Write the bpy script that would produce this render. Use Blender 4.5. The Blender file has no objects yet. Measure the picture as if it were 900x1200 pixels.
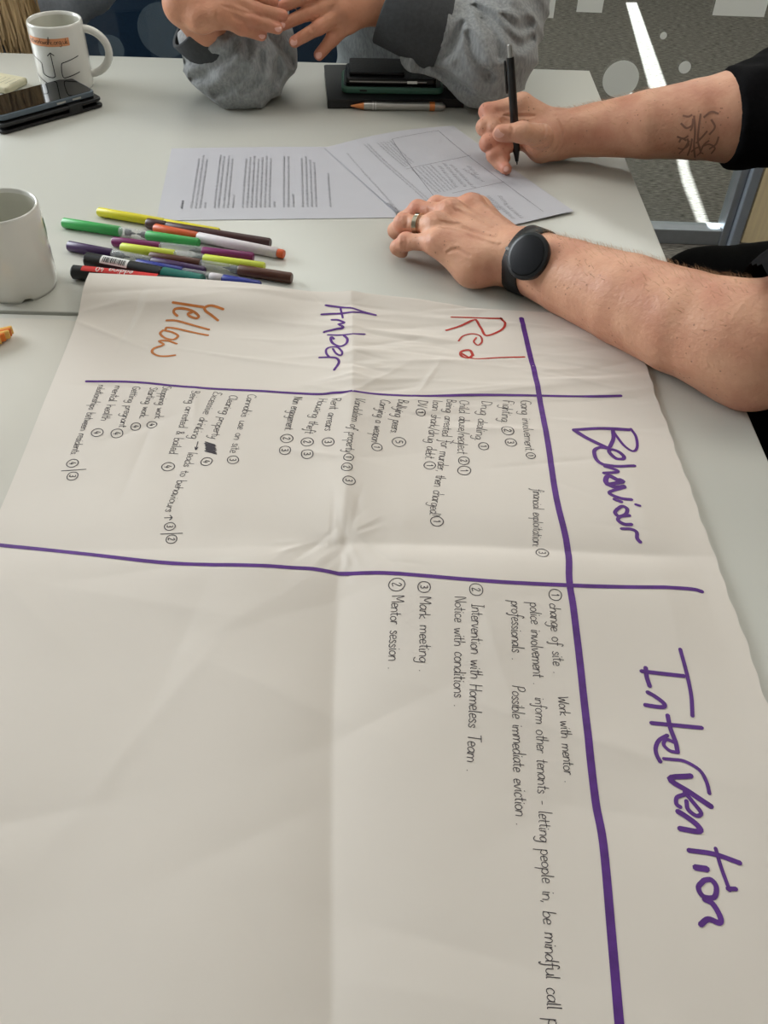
import bpy, bmesh, math, random
import numpy as np
from mathutils import Vector, Matrix
from mathutils.bvhtree import BVHTree

# ------------------------------------------------------------------ camera, world, lights, exposure
SC = bpy.context.scene
COL = SC.collection
TT = 0.74                                   # table top height
F, PITCH, ROLL, HC = 1066.29, 0.783206, 0.034646, 0.543695
sp, cp = math.sin(PITCH), math.cos(PITCH)
BASIS = Matrix(((1, 0, 0), (0, sp, -cp), (0, cp, sp)))
cam_d = bpy.data.cameras.new('camera'); cam = bpy.data.objects.new('camera', cam_d); COL.objects.link(cam)
cam_d.sensor_fit = 'VERTICAL'; cam_d.sensor_height = 24.0; cam_d.lens = F / 1200 * 24
cam_d.clip_start = 0.02; cam_d.clip_end = 100
CAMPOS = Vector((0, 0, TT + HC))
cam.matrix_world = Matrix.Translation(CAMPOS) @ (BASIS @ Matrix.Rotation(ROLL, 3, 'Z')).to_4x4()
SC.camera = cam
SC.view_settings.view_transform = 'Standard'; SC.view_settings.look = 'None'
SC.view_settings.gamma = 1.0; SC.view_settings.exposure = 0.08
SC.view_settings.use_curve_mapping = False
wd = bpy.data.worlds.new('world'); SC.world = wd; wd.use_nodes = True
wd.node_tree.nodes['Background'].inputs[0].default_value = (0.75, 0.85, 1.0, 1)
wd.node_tree.nodes['Background'].inputs[1].default_value = 0.4

def area(name, loc, tgt, sx, sy, power, col):
    l = bpy.data.lights.new(name, 'AREA'); l.shape = 'RECTANGLE'; l.size = sx; l.size_y = sy
    l.energy = power; l.color = col
    o = bpy.data.objects.new(name, l); COL.objects.link(o); o.location = loc
    o.rotation_euler = (Vector(tgt) - Vector(loc)).to_track_quat('-Z', 'Y').to_euler()
    return o
area('window_light', (-2.35, 2.25, 1.6), (0.0, 1.15, 0.74), 2.0, 1.1, 92, (0.93, 0.97, 1.0))
area('ceiling_light_back', (0.2, 1.75, 2.52), (0.2, 1.75, 0), 1.5, 0.6, 9, (1.0, 0.96, 0.90))
area('ceiling_light_front', (0.2, 0.1, 2.52), (0.2, 0.1, 0), 1.5, 0.6, 1.5, (1.0, 0.93, 0.83))
area('door_fill_light', (1.7, 1.5, 2.52), (1.7, 1.5, 0), 0.6, 0.9, 11, (1.0, 0.95, 0.88))  # unseen fill lamp, added to brighten the door
area('corridor_light', (0.3, 4.0, 2.50), (0.3, 4.0, 0), 2.5, 0.6, 52, (1.0, 0.97, 0.92))
SUNDIR = Vector((0.045, 1.0, 0.60)).normalized()     # towards the sun
sun_d = bpy.data.lights.new('sun', 'SUN'); sun_d.energy = 55; sun_d.angle = 0.004; sun_d.color = (0.93, 0.97, 1.0)
sun = bpy.data.objects.new('sun', sun_d); COL.objects.link(sun)
sun.rotation_euler = SUNDIR.to_track_quat('Z', 'Y').to_euler(); sun.location = (1, 8, 6)

# ------------------------------------------------------------------ helpers
ROT = BASIS @ Matrix.Rotation(ROLL, 3, 'Z')
def ray(px, py):
    return ROT @ Vector((px - 450, 600 - py, -F))
def P(px, py, z=0.0):                        # pixel -> point at height z over the table top
    d = ray(px, py); return CAMPOS + d * ((TT + z - CAMPOS.z) / d.z)
def PY(px, py, y):                           # pixel -> point at depth y
    d = ray(px, py); return CAMPOS + d * (y / d.y)
def lin(c):
    return tuple((v / 255 / 12.92) if v / 255 <= 0.04045 else ((v / 255 + 0.055) / 1.055) ** 2.4 for v in c) + (1,)

MATS = {}
def mat(name, rgb, rough=0.5, metal=0.0, var=0.0, vscale=40, bump=0.0, bscale=200, trans=0.0, coat=0.0, stretch=None,
        sss=0.0, spec=0.5, var_rgb=None, sheen=0.0, detail=4):
    if name in MATS: return MATS[name]
    m = bpy.data.materials.new(name); m.use_nodes = True; nt = m.node_tree; b = nt.nodes['Principled BSDF']
    c = lin(rgb)
    b.inputs['Base Color'].default_value = c; b.inputs['Roughness'].default_value = rough
    b.inputs['Metallic'].default_value = metal; b.inputs['Coat Weight'].default_value = coat
    b.inputs['Specular IOR Level'].default_value = spec
    if trans: b.inputs['Alpha'].default_value = 1 - trans
    if sss:
        b.inputs['Subsurface Weight'].default_value = sss; b.inputs['Subsurface Radius'].default_value = (0.01, 0.004, 0.002)
        b.inputs['Subsurface Scale'].default_value = 0.5
    if sheen: b.inputs['Sheen Weight'].default_value = sheen
    tc = nt.nodes.new('ShaderNodeTexCoord'); mp = nt.nodes.new('ShaderNodeMapping')
    nt.links.new(tc.outputs['Object'], mp.inputs['Vector'])
    if stretch: mp.inputs['Scale'].default_value = stretch
    n = nt.nodes.new('ShaderNodeTexNoise'); n.inputs['Scale'].default_value = vscale; n.inputs['Detail'].default_value = detail
    nt.links.new(mp.outputs[0], n.inputs['Vector'])
    r = nt.nodes.new('ShaderNodeValToRGB')
    v = max(var, 0.01)
    lo = tuple(x * (1 - v) for x in c[:3]) + (1,); hi = tuple(min(1, x * (1 + v)) for x in c[:3]) + (1,)
    if var_rgb: lo = lin(var_rgb)
    r.color_ramp.elements[0].position = 0.3; r.color_ramp.elements[1].position = 0.7
    r.color_ramp.elements[0].color = lo; r.color_ramp.elements[1].color = hi
    nt.links.new(n.outputs['Fac'], r.inputs['Fac']); nt.links.new(r.outputs['Color'], b.inputs['Base Color'])
    if bump:
        n2 = nt.nodes.new('ShaderNodeTexNoise'); n2.inputs['Scale'].default_value = bscale; n2.inputs['Detail'].default_value = 3
        nt.links.new(mp.outputs[0], n2.inputs['Vector'])
        bp = nt.nodes.new('ShaderNodeBump'); bp.inputs['Strength'].default_value = bump; bp.inputs['Distance'].default_value = 0.001
        nt.links.new(n2.outputs['Fac'], bp.inputs['Height']); nt.links.new(bp.outputs[0], b.inputs['Normal'])
    MATS[name] = m
    return m

def tag(o, label=None, cat=None, group=None, kind=None):
    if label: o['label'] = label
    if cat: o['category'] = cat
    if group: o['group'] = group
    if kind: o['kind'] = kind
    return o
def empty(name, loc, rz=0.0):
    o = bpy.data.objects.new(name, None); COL.objects.link(o); o.location = loc; o.rotation_euler = (0, 0, rz)
    o.empty_display_size = 0.05
    return o
def mesh_obj(name, verts, faces, m, parent=None, smooth=True):
    """verts in WORLD coordinates; parented keeping the world position"""
    me = bpy.data.meshes.new(name); me.from_pydata([tuple(v) for v in verts], [], [tuple(f) for f in faces]); me.update()
    return link(name, me, m, parent, smooth)
def link(name, me, m, parent=None, smooth=True):
    ms = m if isinstance(m, (list, tuple)) else [m]
    for x in ms: me.materials.append(x)
    if smooth and len(me.polygons): me.polygons.foreach_set('use_smooth', [True] * len(me.polygons))
    o = bpy.data.objects.new(name, me); COL.objects.link(o)
    if parent is not None:
        o.parent = parent
        pm = Matrix.LocRotScale(parent.location, parent.rotation_euler, None)
        if parent.parent is not None:
            pp = parent.parent; pm = Matrix.LocRotScale(pp.location, pp.rotation_euler, None) @ parent.matrix_parent_inverse @ pm
        o.matrix_parent_inverse = pm.inverted()
    return o
def bm_obj(name, bm, m, parent=None, smooth=False):
    me = bpy.data.meshes.new(name); bm.normal_update(); bm.to_mesh(me); bm.free()
    return link(name, me, m, parent, smooth)
def auto_smooth(o, ang=0.6):
    me = o.data; bm = bmesh.new(); bm.from_mesh(me)
    for e in bm.edges:
        if len(e.link_faces) == 2 and e.calc_face_angle(0) > ang: e.smooth = False
    for f in bm.faces: f.smooth = True
    bm.to_mesh(me); bm.free(); return o
def box_bm(c, s, rz=0.0, bevel=0.0, seg=2):
    bm = bmesh.new(); bmesh.ops.create_cube(bm, size=1)
    M = Matrix.Translation(c) @ Matrix.Rotation(rz, 4, 'Z') @ Matrix.Diagonal((s[0], s[1], s[2], 1))
    bmesh.ops.transform(bm, matrix=M, verts=bm.verts)
    if bevel: bmesh.ops.bevel(bm, geom=bm.edges[:], offset=bevel, segments=seg, profile=0.5, affect='EDGES')
    return bm
def box(name, c, s, m, parent=None, rz=0.0, bevel=0.0, seg=2):
    return bm_obj(name, box_bm(c, s, rz, bevel, seg), m, parent)
def prism(name, pts, z0, z1, m, parent=None, bevel=0.0, seg=2):
    bm = bmesh.new(); vs = [bm.verts.new((p[0], p[1], z0)) for p in pts]; f = bm.faces.new(vs)
    bmesh.ops.recalc_face_normals(bm, faces=[f])
    r = bmesh.ops.extrude_face_region(bm, geom=[f]); 
    for v in [g for g in r['geom'] if isinstance(g, bmesh.types.BMVert)]: v.co.z = z1
    bmesh.ops.recalc_face_normals(bm, faces=bm.faces)
    if bevel: bmesh.ops.bevel(bm, geom=bm.edges[:], offset=bevel, segments=seg, profile=0.5, affect='EDGES')
    return bm_obj(name, bm, m, parent)
def round_rect(cx, cy, w, h, r, rz=0.0, n=5):
    pts = []
    for (sx, sy, a0) in ((1, 1, 0), (-1, 1, 90), (-1, -1, 180), (1, -1, 270)):
        for i in range(n + 1):
            a = math.radians(a0 + 90 * i / n)
            pts.append((sx * (w / 2 - r) + r * math.cos(a), sy * (h / 2 - r) + r * math.sin(a)))
    c, s = math.cos(rz), math.sin(rz)
    return [(cx + c * x - s * y, cy + s * x + c * y) for x, y in pts]
def frame_of(d):
    d = d.normalized(); u = d.cross(Vector((0, 0, 1)))
    if u.length < 1e-4: u = Vector((1, 0, 0))
    u.normalize(); return u, u.cross(d).normalized()
def lathe_axis(a, b, prof, n=20, caps=True):
    """prof: list of (t along a->b in metres, radius). Returns verts, faces"""
    d = (b - a).normalized(); u, v = frame_of(d); V = []; Fc = []
    for (t, r) in prof:
        for i in range(n):
            an = 2 * math.pi * i / n
            V.append(a + d * t + (u * math.cos(an) + v * math.sin(an)) * max(r, 1e-5))
    for j in range(len(prof) - 1):
        for i in range(n):
            k = (i + 1) % n
            Fc.append((j * n + i, j * n + k, (j + 1) * n + k, (j + 1) * n + i))
    if caps:
        Fc.append(tuple(range(n))[::-1]); Fc.append(tuple(range((len(prof) - 1) * n, len(prof) * n)))
    return V, Fc
def rod(name, a, b, prof, m, parent=None, n=20):
    V, Fc = lathe_axis(a, b, prof, n); o = mesh_obj(name, V, Fc, m, parent); return auto_smooth(o, 0.7)
def tube(name, pts, r, m, parent=None, n=8):
    pts = [Vector(p) for p in pts]; V = []; Fc = []
    u = None
    for j, p in enumerate(pts):
        d = (pts[min(j + 1, len(pts) - 1)] - pts[max(j - 1, 0)]).normalized()
        if u is None: u, _ = frame_of(d)
        u = (u - d * u.dot(d)).normalized(); v = d.cross(u)
        rr = r[j] if isinstance(r, (list, tuple)) else r
        for i in range(n):
            an = 2 * math.pi * i / n; V.append(p + (u * math.cos(an) + v * math.sin(an)) * rr)
    for j in range(len(pts) - 1):
        for i in range(n):
            k = (i + 1) % n; Fc.append((j * n + i, j * n + k, (j + 1) * n + k, (j + 1) * n + i))
    Fc.append(tuple(range(n))[::-1]); Fc.append(tuple(range((len(pts) - 1) * n, len(pts) * n)))
    return mesh_obj(name, V, Fc, m, parent)
def catmull(pts, n=6):
    if len(pts) < 3: 
        return [pts[0].lerp(pts[-1], i / n) for i in range(n + 1)]
    out = []
    q = [pts[0] * 2 - pts[1]] + list(pts) + [pts[-1] * 2 - pts[-2]]
    for i in range(1, len(q) - 2):
        p0, p1, p2, p3 = q[i - 1], q[i], q[i + 1], q[i + 2]
        for k in range(n):
            t = k / n
            out.append(0.5 * ((2 * p1) + (p2 - p0) * t + (2 * p0 - 5 * p1 + 4 * p2 - p3) * t * t + (3 * p1 - p0 - 3 * p2 + p3) * t ** 3))
    out.append(pts[-1]); return out

# ------------------------------------------------------------------ implicit surfaces (one continuous skin per body)
def surface_nets(Fv, o, h):
    S = Fv < 0
    nx, ny, nz = Fv.shape
    cnt = np.zeros((nx - 1, ny - 1, nz - 1), np.int8)
    for a in (0, 1):
        for b in (0, 1):
            for c in (0, 1):
                cnt += S[a:nx - 1 + a, b:ny - 1 + b, c:nz - 1 + c]
    act = (cnt > 0) & (cnt < 8)
    ci = np.argwhere(act); idx = -np.ones(act.shape, np.int64); idx[act] = np.arange(len(ci))
    acc = np.zeros((len(ci), 3)); num = np.zeros(len(ci))
    cor = [(a, b, c) for a in (0, 1) for b in (0, 1) for c in (0, 1)]
    for p in cor:
        for ax in range(3):
            if p[ax]: continue
            q = list(p); q[ax] = 1
            f0 = Fv[ci[:, 0] + p[0], ci[:, 1] + p[1], ci[:, 2] + p[2]]; f1 = Fv[ci[:, 0] + q[0], ci[:, 1] + q[1], ci[:, 2] + q[2]]
            m = (f0 < 0) != (f1 < 0); t = np.where(m, f0 / np.where(m, f0 - f1, 1), 0)
            pt = np.array(p, float)[None] + np.zeros((len(ci), 3)); pt[:, ax] += t
            acc[m] += pt[m]; num[m] += 1
    V = np.array(o)[None] + (ci + acc / num[:, None]) * h
    faces = []
    for ax in range(3):
        b, c = [(1, 2), (2, 0), (0, 1)][ax]
        s0 = [slice(None)] * 3; s1 = [slice(None)] * 3; s0[ax] = slice(0, -1); s1[ax] = slice(1, None)
        A = S[tuple(s0)]; B = S[tuple(s1)]
        e = np.argwhere(A != B)
        ok = (e[:, b] > 0) & (e[:, c] > 0) & (e[:, b] < Fv.shape[b] - 1) & (e[:, c] < Fv.shape[c] - 1)
        e = e[ok]
        def g(db, dc):
            q = e.copy(); q[:, b] += db; q[:, c] += dc; return idx[q[:, 0], q[:, 1], q[:, 2]]
        q = np.stack([g(-1, -1), g(0, -1), g(0, 0), g(-1, 0)], 1)
        inside = A[e[:, 0], e[:, 1], e[:, 2]]
        q[~inside] = q[~inside][:, ::-1]
        faces.append(q)
    return V, np.concatenate(faces)
def smin(a, b, k):
    hh = np.clip(0.5 + 0.5 * (b - a) / k, 0, 1); return b * (1 - hh) + a * hh - k * hh * (1 - hh)
class Sdf:
    def __init__(s, h, lo, hi):
        s.h = h; s.lo = np.array(lo, float); n = np.ceil((np.array(hi) - s.lo) / h).astype(int) + 1
        s.ax = [s.lo[i] + np.arange(n[i]) * h for i in range(3)]; s.shape = tuple(n)
    def new(s): return np.full(s.shape, 0.05 + 0 * s.h, np.float32)
    def grid(s, sl):
        return np.meshgrid(*[s.ax[i][sl[i]] for i in range(3)], indexing='ij')
    def cone(s, Fv, a, b, ra, rb, k=0.004, flat=None, sub=False):
        a = np.array(a, float); b = np.array(b, float); m = max(ra, rb) + k + 3 * s.h + 0.004
        sl = []
        for i in range(3):
            l = int(max(0, (min(a[i], b[i]) - m - s.lo[i]) / s.h)); r = int(min(s.shape[i], (max(a[i], b[i]) + m - s.lo[i]) / s.h + 2))
            if r <= l: return
            sl.append(slice(l, r))
        sl = tuple(sl); X, Y, Z = s.grid(sl)
        ba = b - a; L = max(ba @ ba, 1e-12)
        px, py, pz = X - a[0], Y - a[1], Z - a[2]
        t = np.clip((px * ba[0] + py * ba[1] + pz * ba[2]) / L, 0, 1)
        qx, qy, qz = px - t * ba[0], py - t * ba[1], pz - t * ba[2]
        if flat is not None:
            n, f = flat; n = np.array(n, float); n /= np.linalg.norm(n); dn = (qx * n[0] + qy * n[1] + qz * n[2]) * (f - 1)
            qx, qy, qz = qx + n[0] * dn, qy + n[1] * dn, qz + n[2] * dn
        d = np.sqrt(qx * qx + qy * qy + qz * qz) - (ra + (rb - ra) * t)
        if sub: Fv[sl] = -smin(-Fv[sl], d, k)
        else: Fv[sl] = smin(Fv[sl], d, k)
    def chain(s, Fv, pts, k=0.004, flat=None):
        for p, q in zip(pts[:-1], pts[1:]): s.cone(Fv, p[0], q[0], p[1], q[1], k, flat)
    def mesh(s, Fv): return surface_nets(Fv, s.lo, s.h)
def sdf_for(pts, h, pad=0.0):
    A = np.array([list(p[0]) for p in pts]); R = np.array([p[1] for p in pts])[:, None]
    return Sdf(h, (A - R).min(0) - 0.012 - pad, (A + R).max(0) + 0.012 + pad)
def join(ms):
    V = []; Fc = []; n = 0
    for v, f in ms:
        V.append(np.asarray(v)); Fc.append(np.asarray(f) + n); n += len(v)
    return np.concatenate(V), np.concatenate(Fc)
def np_obj(name, V, Fc, m, parent=None):
    me = bpy.data.meshes.new(name); me.vertices.add(len(V)); me.vertices.foreach_set('co', np.asarray(V, np.float32).ravel())
    me.loops.add(len(Fc) * 4); me.loops.foreach_set('vertex_index', np.asarray(Fc, np.int32).ravel())
    me.polygons.add(len(Fc)); me.polygons.foreach_set('loop_start', np.arange(len(Fc), dtype=np.int32) * 4)
    me.update(calc_edges=True); me.validate()
    return link(name, me, m, parent, True)

# ------------------------------------------------------------------ room shell
carpet = mat('carpet', (98, 94, 88), 0.95, var=0.75, vscale=42, bump=0.8, bscale=200, stretch=(1.0, 6, 1), spec=0.1, detail=2.5)
wallm = mat('wall_paint', (205, 203, 198), 0.85, var=0.03)
ceilm = mat('ceiling_tile', (215, 214, 208), 0.9, var=0.03)
alu = mat('aluminium', (165, 170, 176), 0.38, metal=0.75, var=0.05)
skirt = mat('skirting', (190, 190, 186), 0.5)
GY = 2.45
tag(box('floor', (0, 2.25, -0.02), (5.2, 8.1, 0.04), carpet), kind='structure')
tag(box('ceiling', (0, 2.25, 2.62), (5.2, 8.1, 0.04), ceilm), kind='structure')
tag(box('wall_right', (2.58, 2.25, 1.3), (0.04, 8.1, 2.6), wallm), kind='structure')
tag(box('wall_near', (0, -1.78, 1.3), (5.2, 0.04, 2.6), wallm), kind='structure')
wl = bmesh.new()
for c, s in (((-2.58, 2.25, 0.45), (0.04, 8.1, 0.9)), ((-2.58, 2.25, 2.5), (0.04, 8.1, 0.2)), ((-2.58, -0.6, 1.65), (0.04, 2.4, 1.5)),
             ((-2.58, 4.75, 1.65), (0.04, 3.1, 1.5))):
    b2 = box_bm(c, s); me = bpy.data.meshes.new('t'); b2.to_mesh(me); b2.free(); wl.from_mesh(me)
tag(bm_obj('wall_left', wl, wallm), kind='structure')
wf = box('window_1', (-2.58, 1.9, 0.92), (0.08, 2.6, 0.04), skirt); tag(wf, kind='structure')
for y in (0.62, 1.9, 3.18): box('window_frame', (-2.58, y, 1.65), (0.05, 0.05, 1.5), alu, wf)

# sun_mask_wall: unseen wall added beyond the corridor, gaps shaped to cast the sun streak
WY = 6.2
def to_wall(x, y):
    s = (WY - y) / SUNDIR.y; return (x + SUNDIR.x * s, SUNDIR.z * s)
def gapc(poly): return [to_wall(*(P(px, py, -TT).xy)) for px, py in poly]
cu = bpy.data.curves.new('sun_mask_wall', 'CURVE'); cu.dimensions = '2D'; cu.fill_mode = 'BOTH'; cu.extrude = 0.012
def spl(pts):
    s = cu.splines.new('POLY'); s.points.add(len(pts) - 1)
    for i, p in enumerate(pts): s.points[i].co = (p[0], p[1], 0, 1)
    s.use_cyclic_u = True
spl([(-2.6, 0), (2.6, 0), (2.6, 2.6), (-2.6, 2.6)])
spl(gapc([(733, 2), (746, 2), (782, 103), (800, 155), (808, 200), (831, 264), (843, 284), (851, 300), (834, 301), (826, 284), (812, 245), (800, 215), (795, 195), (786, 150), (762, 108)]))
spl(gapc([(722, 112), (740, 106), (745, 117), (728, 120)]))
tmp = bpy.data.objects.new('tmp', cu); COL.objects.link(tmp)
dg = bpy.context.evaluated_depsgraph_get(); wme = bpy.data.meshes.new_from_object(tmp.evaluated_get(dg)); bpy.data.objects.remove(tmp)
wme.materials.clear()
wb = link('sun_mask_wall', wme, wallm, None, False); wb.matrix_world = Matrix.Translation((0, WY, 0)) @ Matrix.Rotation(math.pi / 2, 4, 'X')
tag(wb, kind='structure')

# glazed partition
glassm = bpy.data.materials.new('partition_glass'); glassm.use_nodes = True
nt = glassm.node_tree; nt.nodes.clear(); o_ = nt.nodes.new('ShaderNodeOutputMaterial'); mx = nt.nodes.new('ShaderNodeMixShader')
tr = nt.nodes.new('ShaderNodeBsdfTransparent'); gl = nt.nodes.new('ShaderNodeBsdfGlossy'); gl.inputs['Roughness'].default_value = 0.02
tr.inputs[0].default_value = (0.93, 0.96, 0.95, 1); mx.inputs[0].default_value = 0.06
nt.links.new(tr.outputs[0], mx.inputs[1]); nt.links.new(gl.outputs[0], mx.inputs[2]); nt.links.new(mx.outputs[0], o_.inputs[0])
def film(name, rgb, clear):
    m = bpy.data.materials.new(name); m.use_nodes = True; t = m.node_tree; t.nodes.clear(); c = lin(rgb)
    o = t.nodes.new('ShaderNodeOutputMaterial'); a = t.nodes.new('ShaderNodeBsdfDiffuse'); b = t.nodes.new('ShaderNodeBsdfTranslucent'); d = t.nodes.new('ShaderNodeBsdfTransparent')
    n = t.nodes.new('ShaderNodeTexNoise'); n.inputs['Scale'].default_value = 30; r = t.nodes.new('ShaderNodeValToRGB'); r.color_ramp.elements[0].color = tuple(x * .96 for x in c[:3]) + (1,); r.color_ramp.elements[1].color = c
    t.links.new(n.outputs['Fac'], r.inputs['Fac']); t.links.new(r.outputs[0], a.inputs[0]); t.links.new(r.outputs[0], b.inputs[0])
    x = t.nodes.new('ShaderNodeMixShader'); y = t.nodes.new('ShaderNodeMixShader'); x.inputs[0].default_value = .5; y.inputs[0].default_value = clear
    t.links.new(a.outputs[0], x.inputs[1]); t.links.new(b.outputs[0], x.inputs[2]); t.links.new(x.outputs[0], y.inputs[1]); t.links.new(d.outputs[0], y.inputs[2]); t.links.new(y.outputs[0], o.inputs[0]); return m
frost = film('frosted_film', (240, 240, 236), .25); frost_shaded = film('frosted_film_shaded', (150, 165, 172), .82)  # second film is a darker copy, weaker light on the left put into its colour
xp = 0.936
gw = box('window_2', (-0.81, GY, 1.3), (2 * (xp + 0.81), 0.010, 2.5), glassm); tag(gw, kind='structure')
def decal(poly_pts):
    V = [Vector((p[0], GY - 0.0062, p[1])) for p in poly_pts]; n = len(V)
    V += [v + Vector((0, 0.0006, 0)) for v in V]
    Fc = [tuple(range(n)), tuple(range(n, 2 * n))[::-1]] + [(i, (i + 1) % n, n + (i + 1) % n, n + i) for i in range(n)]
    return mesh_obj('frosted_dot', V, Fc, frost_shaded if poly_pts[0][0] < 0 else frost, gw, smooth=False)
def dot(px, py, rpx):
    c = PY(px, py, GY); e = PY(px + rpx, py, GY); r = abs(e.x - c.x)
    return decal([(c.x + r * math.cos(t * math.pi / 16), c.z + r * math.sin(t * math.pi / 16)) for t in range(32)])
for d in ((727, 92, 21), (777, 41, 4), (802, 78, 7), (607, 74, 15), (192, 35, 30), (131, 56, 15), (668, -60, 12), (560, -20, 26)): dot(*d)
for (x0, y0, x1, y1) in ((641, -70, 648, 20), (675, -60, 705, 13), (834, -70, 895, 17)):
    a = PY(x0, y1, GY); b = PY(x1, y1, GY); h_ = 0.11 if x0 > 800 else 0.09
    q = decal([(a.x, a.z), (b.x, a.z), (b.x, a.z + h_), (a.x, a.z + h_)]); q.name = 'frosted_square'
tag(box('trim_1', (-0.81, GY, 0.0225), (2 * (xp + 0.81), 0.05, 0.045), alu, bevel=0.003), kind='structure')
tag(box('trim_2', (xp + 0.010, GY, 1.3), (0.022, 0.06, 2.6), alu, bevel=0.003), kind='structure')
tag(box('trim_3', (xp + 0.036, GY - 0.010, 1.3), (0.028, 0.08, 2.6), mat('frame_light', (150, 158, 168), 0.4, metal=0.3), bevel=0.004), kind='structure')
tag(box('trim_4', (0, GY, 2.575), (5.1, 0.06, 0.05), alu), kind='structure')
oak = mat('oak_veneer', (250, 228, 184), 0.45, var=0.08, vscale=6, stretch=(14, 14, 1))
door = box('door_1', (1.452, GY - 0.02, 1.28), (0.92, 0.045, 2.52), oak, bevel=0.002); tag(door, kind='structure')
rod('door_handle', Vector((1.16, GY - 0.09, 0.85)), Vector((1.16, GY - 0.09, 1.15)), [(0, 0.012), (0.3, 0.012)], alu, door)
tag(box('wall_side_of_door', (2.25, GY, 1.3), (0.66, 0.1, 2.6), wallm), kind='structure').name = 'wall_far'
# navy screen standing in the corridor
navy = mat('navy_felt', (20, 38, 58), 0.9, var=0.15, vscale=120, bump=0.3, spec=0.15)
scr = empty('acoustic_screen', (-1.2, 2.9, 0))
box('panel', (-1.2, 2.9, 0.72), (2.45, 0.05, 1.36), navy, scr, bevel=0.008)
for x in (-2.2, -0.2): box('foot', (x, 2.9, 0.02), (0.08, 0.4, 0.04), alu, scr, bevel=0.004)
tag(scr, 'dark navy felt screen behind the glass, seen above the white patterned mug', 'screen')

# ------------------------------------------------------------------ tables
lam = mat('white_laminate', (198, 198, 190), 0.30, var=0.02, vscale=3, bump=0.04, bscale=900)
edge = mat('table_edge', (196, 195, 188), 0.5)
steel = mat('table_leg_metal', (150, 152, 155), 0.35, metal=0.8)
def table(x0, x1, y0, y1, rz, label):
    cx, cy = (x0 + x1) / 2, (y0 + y1) / 2
    t = empty('meeting_table', (cx, cy, 0), rz)
    def rot(x, y):
        c, s = math.cos(rz), math.sin(rz); return (cx + c * (x - cx) - s * (y - cy), cy + s * (x - cx) + c * (y - cy))
    prism('table_top', [rot(x0, y0), rot(x1, y0), rot(x1, y1), rot(x0, y1)], TT - 0.025, TT, lam, t, bevel=0.0012)
    for x in (x0 + 0.2, x1 - 0.2):
        for y in (y0 + 0.08, y1 - 0.08):
            q = rot(x, y); box('leg', (q[0], q[1], (TT - 0.027) / 2), (0.04, 0.04, TT - 0.027), steel, t, bevel=0.004)
    tag(t, label, 'table')
    return t
table(-1.08, 0.3235, 0.832, 1.603, math.radians(0.7), 'white laminate table at the back, holding the mugs, marker pens and printed sheets')
table(-1.05, 0.351, 0.03, 0.826, math.radians(0.7), 'white laminate table in front, covered by the large handwritten sheet')

# ------------------------------------------------------------------ flip chart paper
C0 = P(105, 322, .016).xy                              # top left corner and turn of the sheet
eu = Vector((math.cos(math.radians(2.0)), math.sin(math.radians(2.0))))
ev = Vector((eu.y, -eu.x))
CW_ = sum((P(*p).xy - C0).dot(eu) for p in ((755, 425), (838, 660), (900, 840))) / 3; CL_ = 0.84
SKEW = 0.078                                            # the top edge is cut at a slight slant
rnd = random.Random(5)
fold_u = (P(402, 660).xy - C0).dot(eu); fold_v = (P(500, 648).xy - C0).dot(ev)
wr = []      # creases: centre, direction, half length, half width, height
def crease(u0, v0, an, L, w, h): wr.append((u0, v0, math.cos(an), math.sin(an), L, w, h))
for i in range(60):
    v0 = 0.02 + abs(rnd.gauss(0, 0.15)); an = rnd.gauss(0.0, 0.3)
    if rnd.random() < 0.2: an += math.pi / 2
    crease(rnd.uniform(0.02, 0.58), v0, an, rnd.uniform(0.02, 0.08), rnd.uniform(0.002, 0.006), rnd.uniform(-0.0010, 0.0012) * 0.8)
for i in range(26):
    a = rnd.uniform(0, 2 * math.pi); rr = rnd.uniform(0.005, 0.06)
    crease(fold_u + rr * math.cos(a), fold_v + rr * math.sin(a) - 0.01, a + rnd.gauss(0, .3), rnd.uniform(0.010, 0.03), rnd.uniform(0.0015, 0.003), rnd.choice((-1, 1)) * rnd.uniform(.0002, 0.0008))
for i in range(44):
    crease(rnd.uniform(0.30, 0.62), rnd.uniform(0.03, 0.24), rnd.gauss(0, 0.16), rnd.uniform(0.03, 0.10), rnd.uniform(0.003, 0.007), rnd.choice((-1, 1)) * rnd.uniform(.0004, 0.0012))
for i in range(22):      # along the upright fold and along its top
    crease(fold_u + rnd.uniform(-.03, .05), rnd.uniform(0.02, 0.2), rnd.gauss(0, 0.35), rnd.uniform(0.008, 0.03), rnd.uniform(0.0015, 0.004), rnd.choice((-1, 1)) * rnd.uniform(.0004, 0.0010))
for i in range(34):      # soft broad waves over the lower half
    crease(rnd.uniform(0.0, 0.6), rnd.uniform(0.28, 0.84), rnd.gauss(.6, 0.8), rnd.uniform(0.04, 0.12), rnd.uniform(0.012, 0.03), rnd.choice((-1, 1)) * rnd.uniform(.0003, 0.0009))
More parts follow.
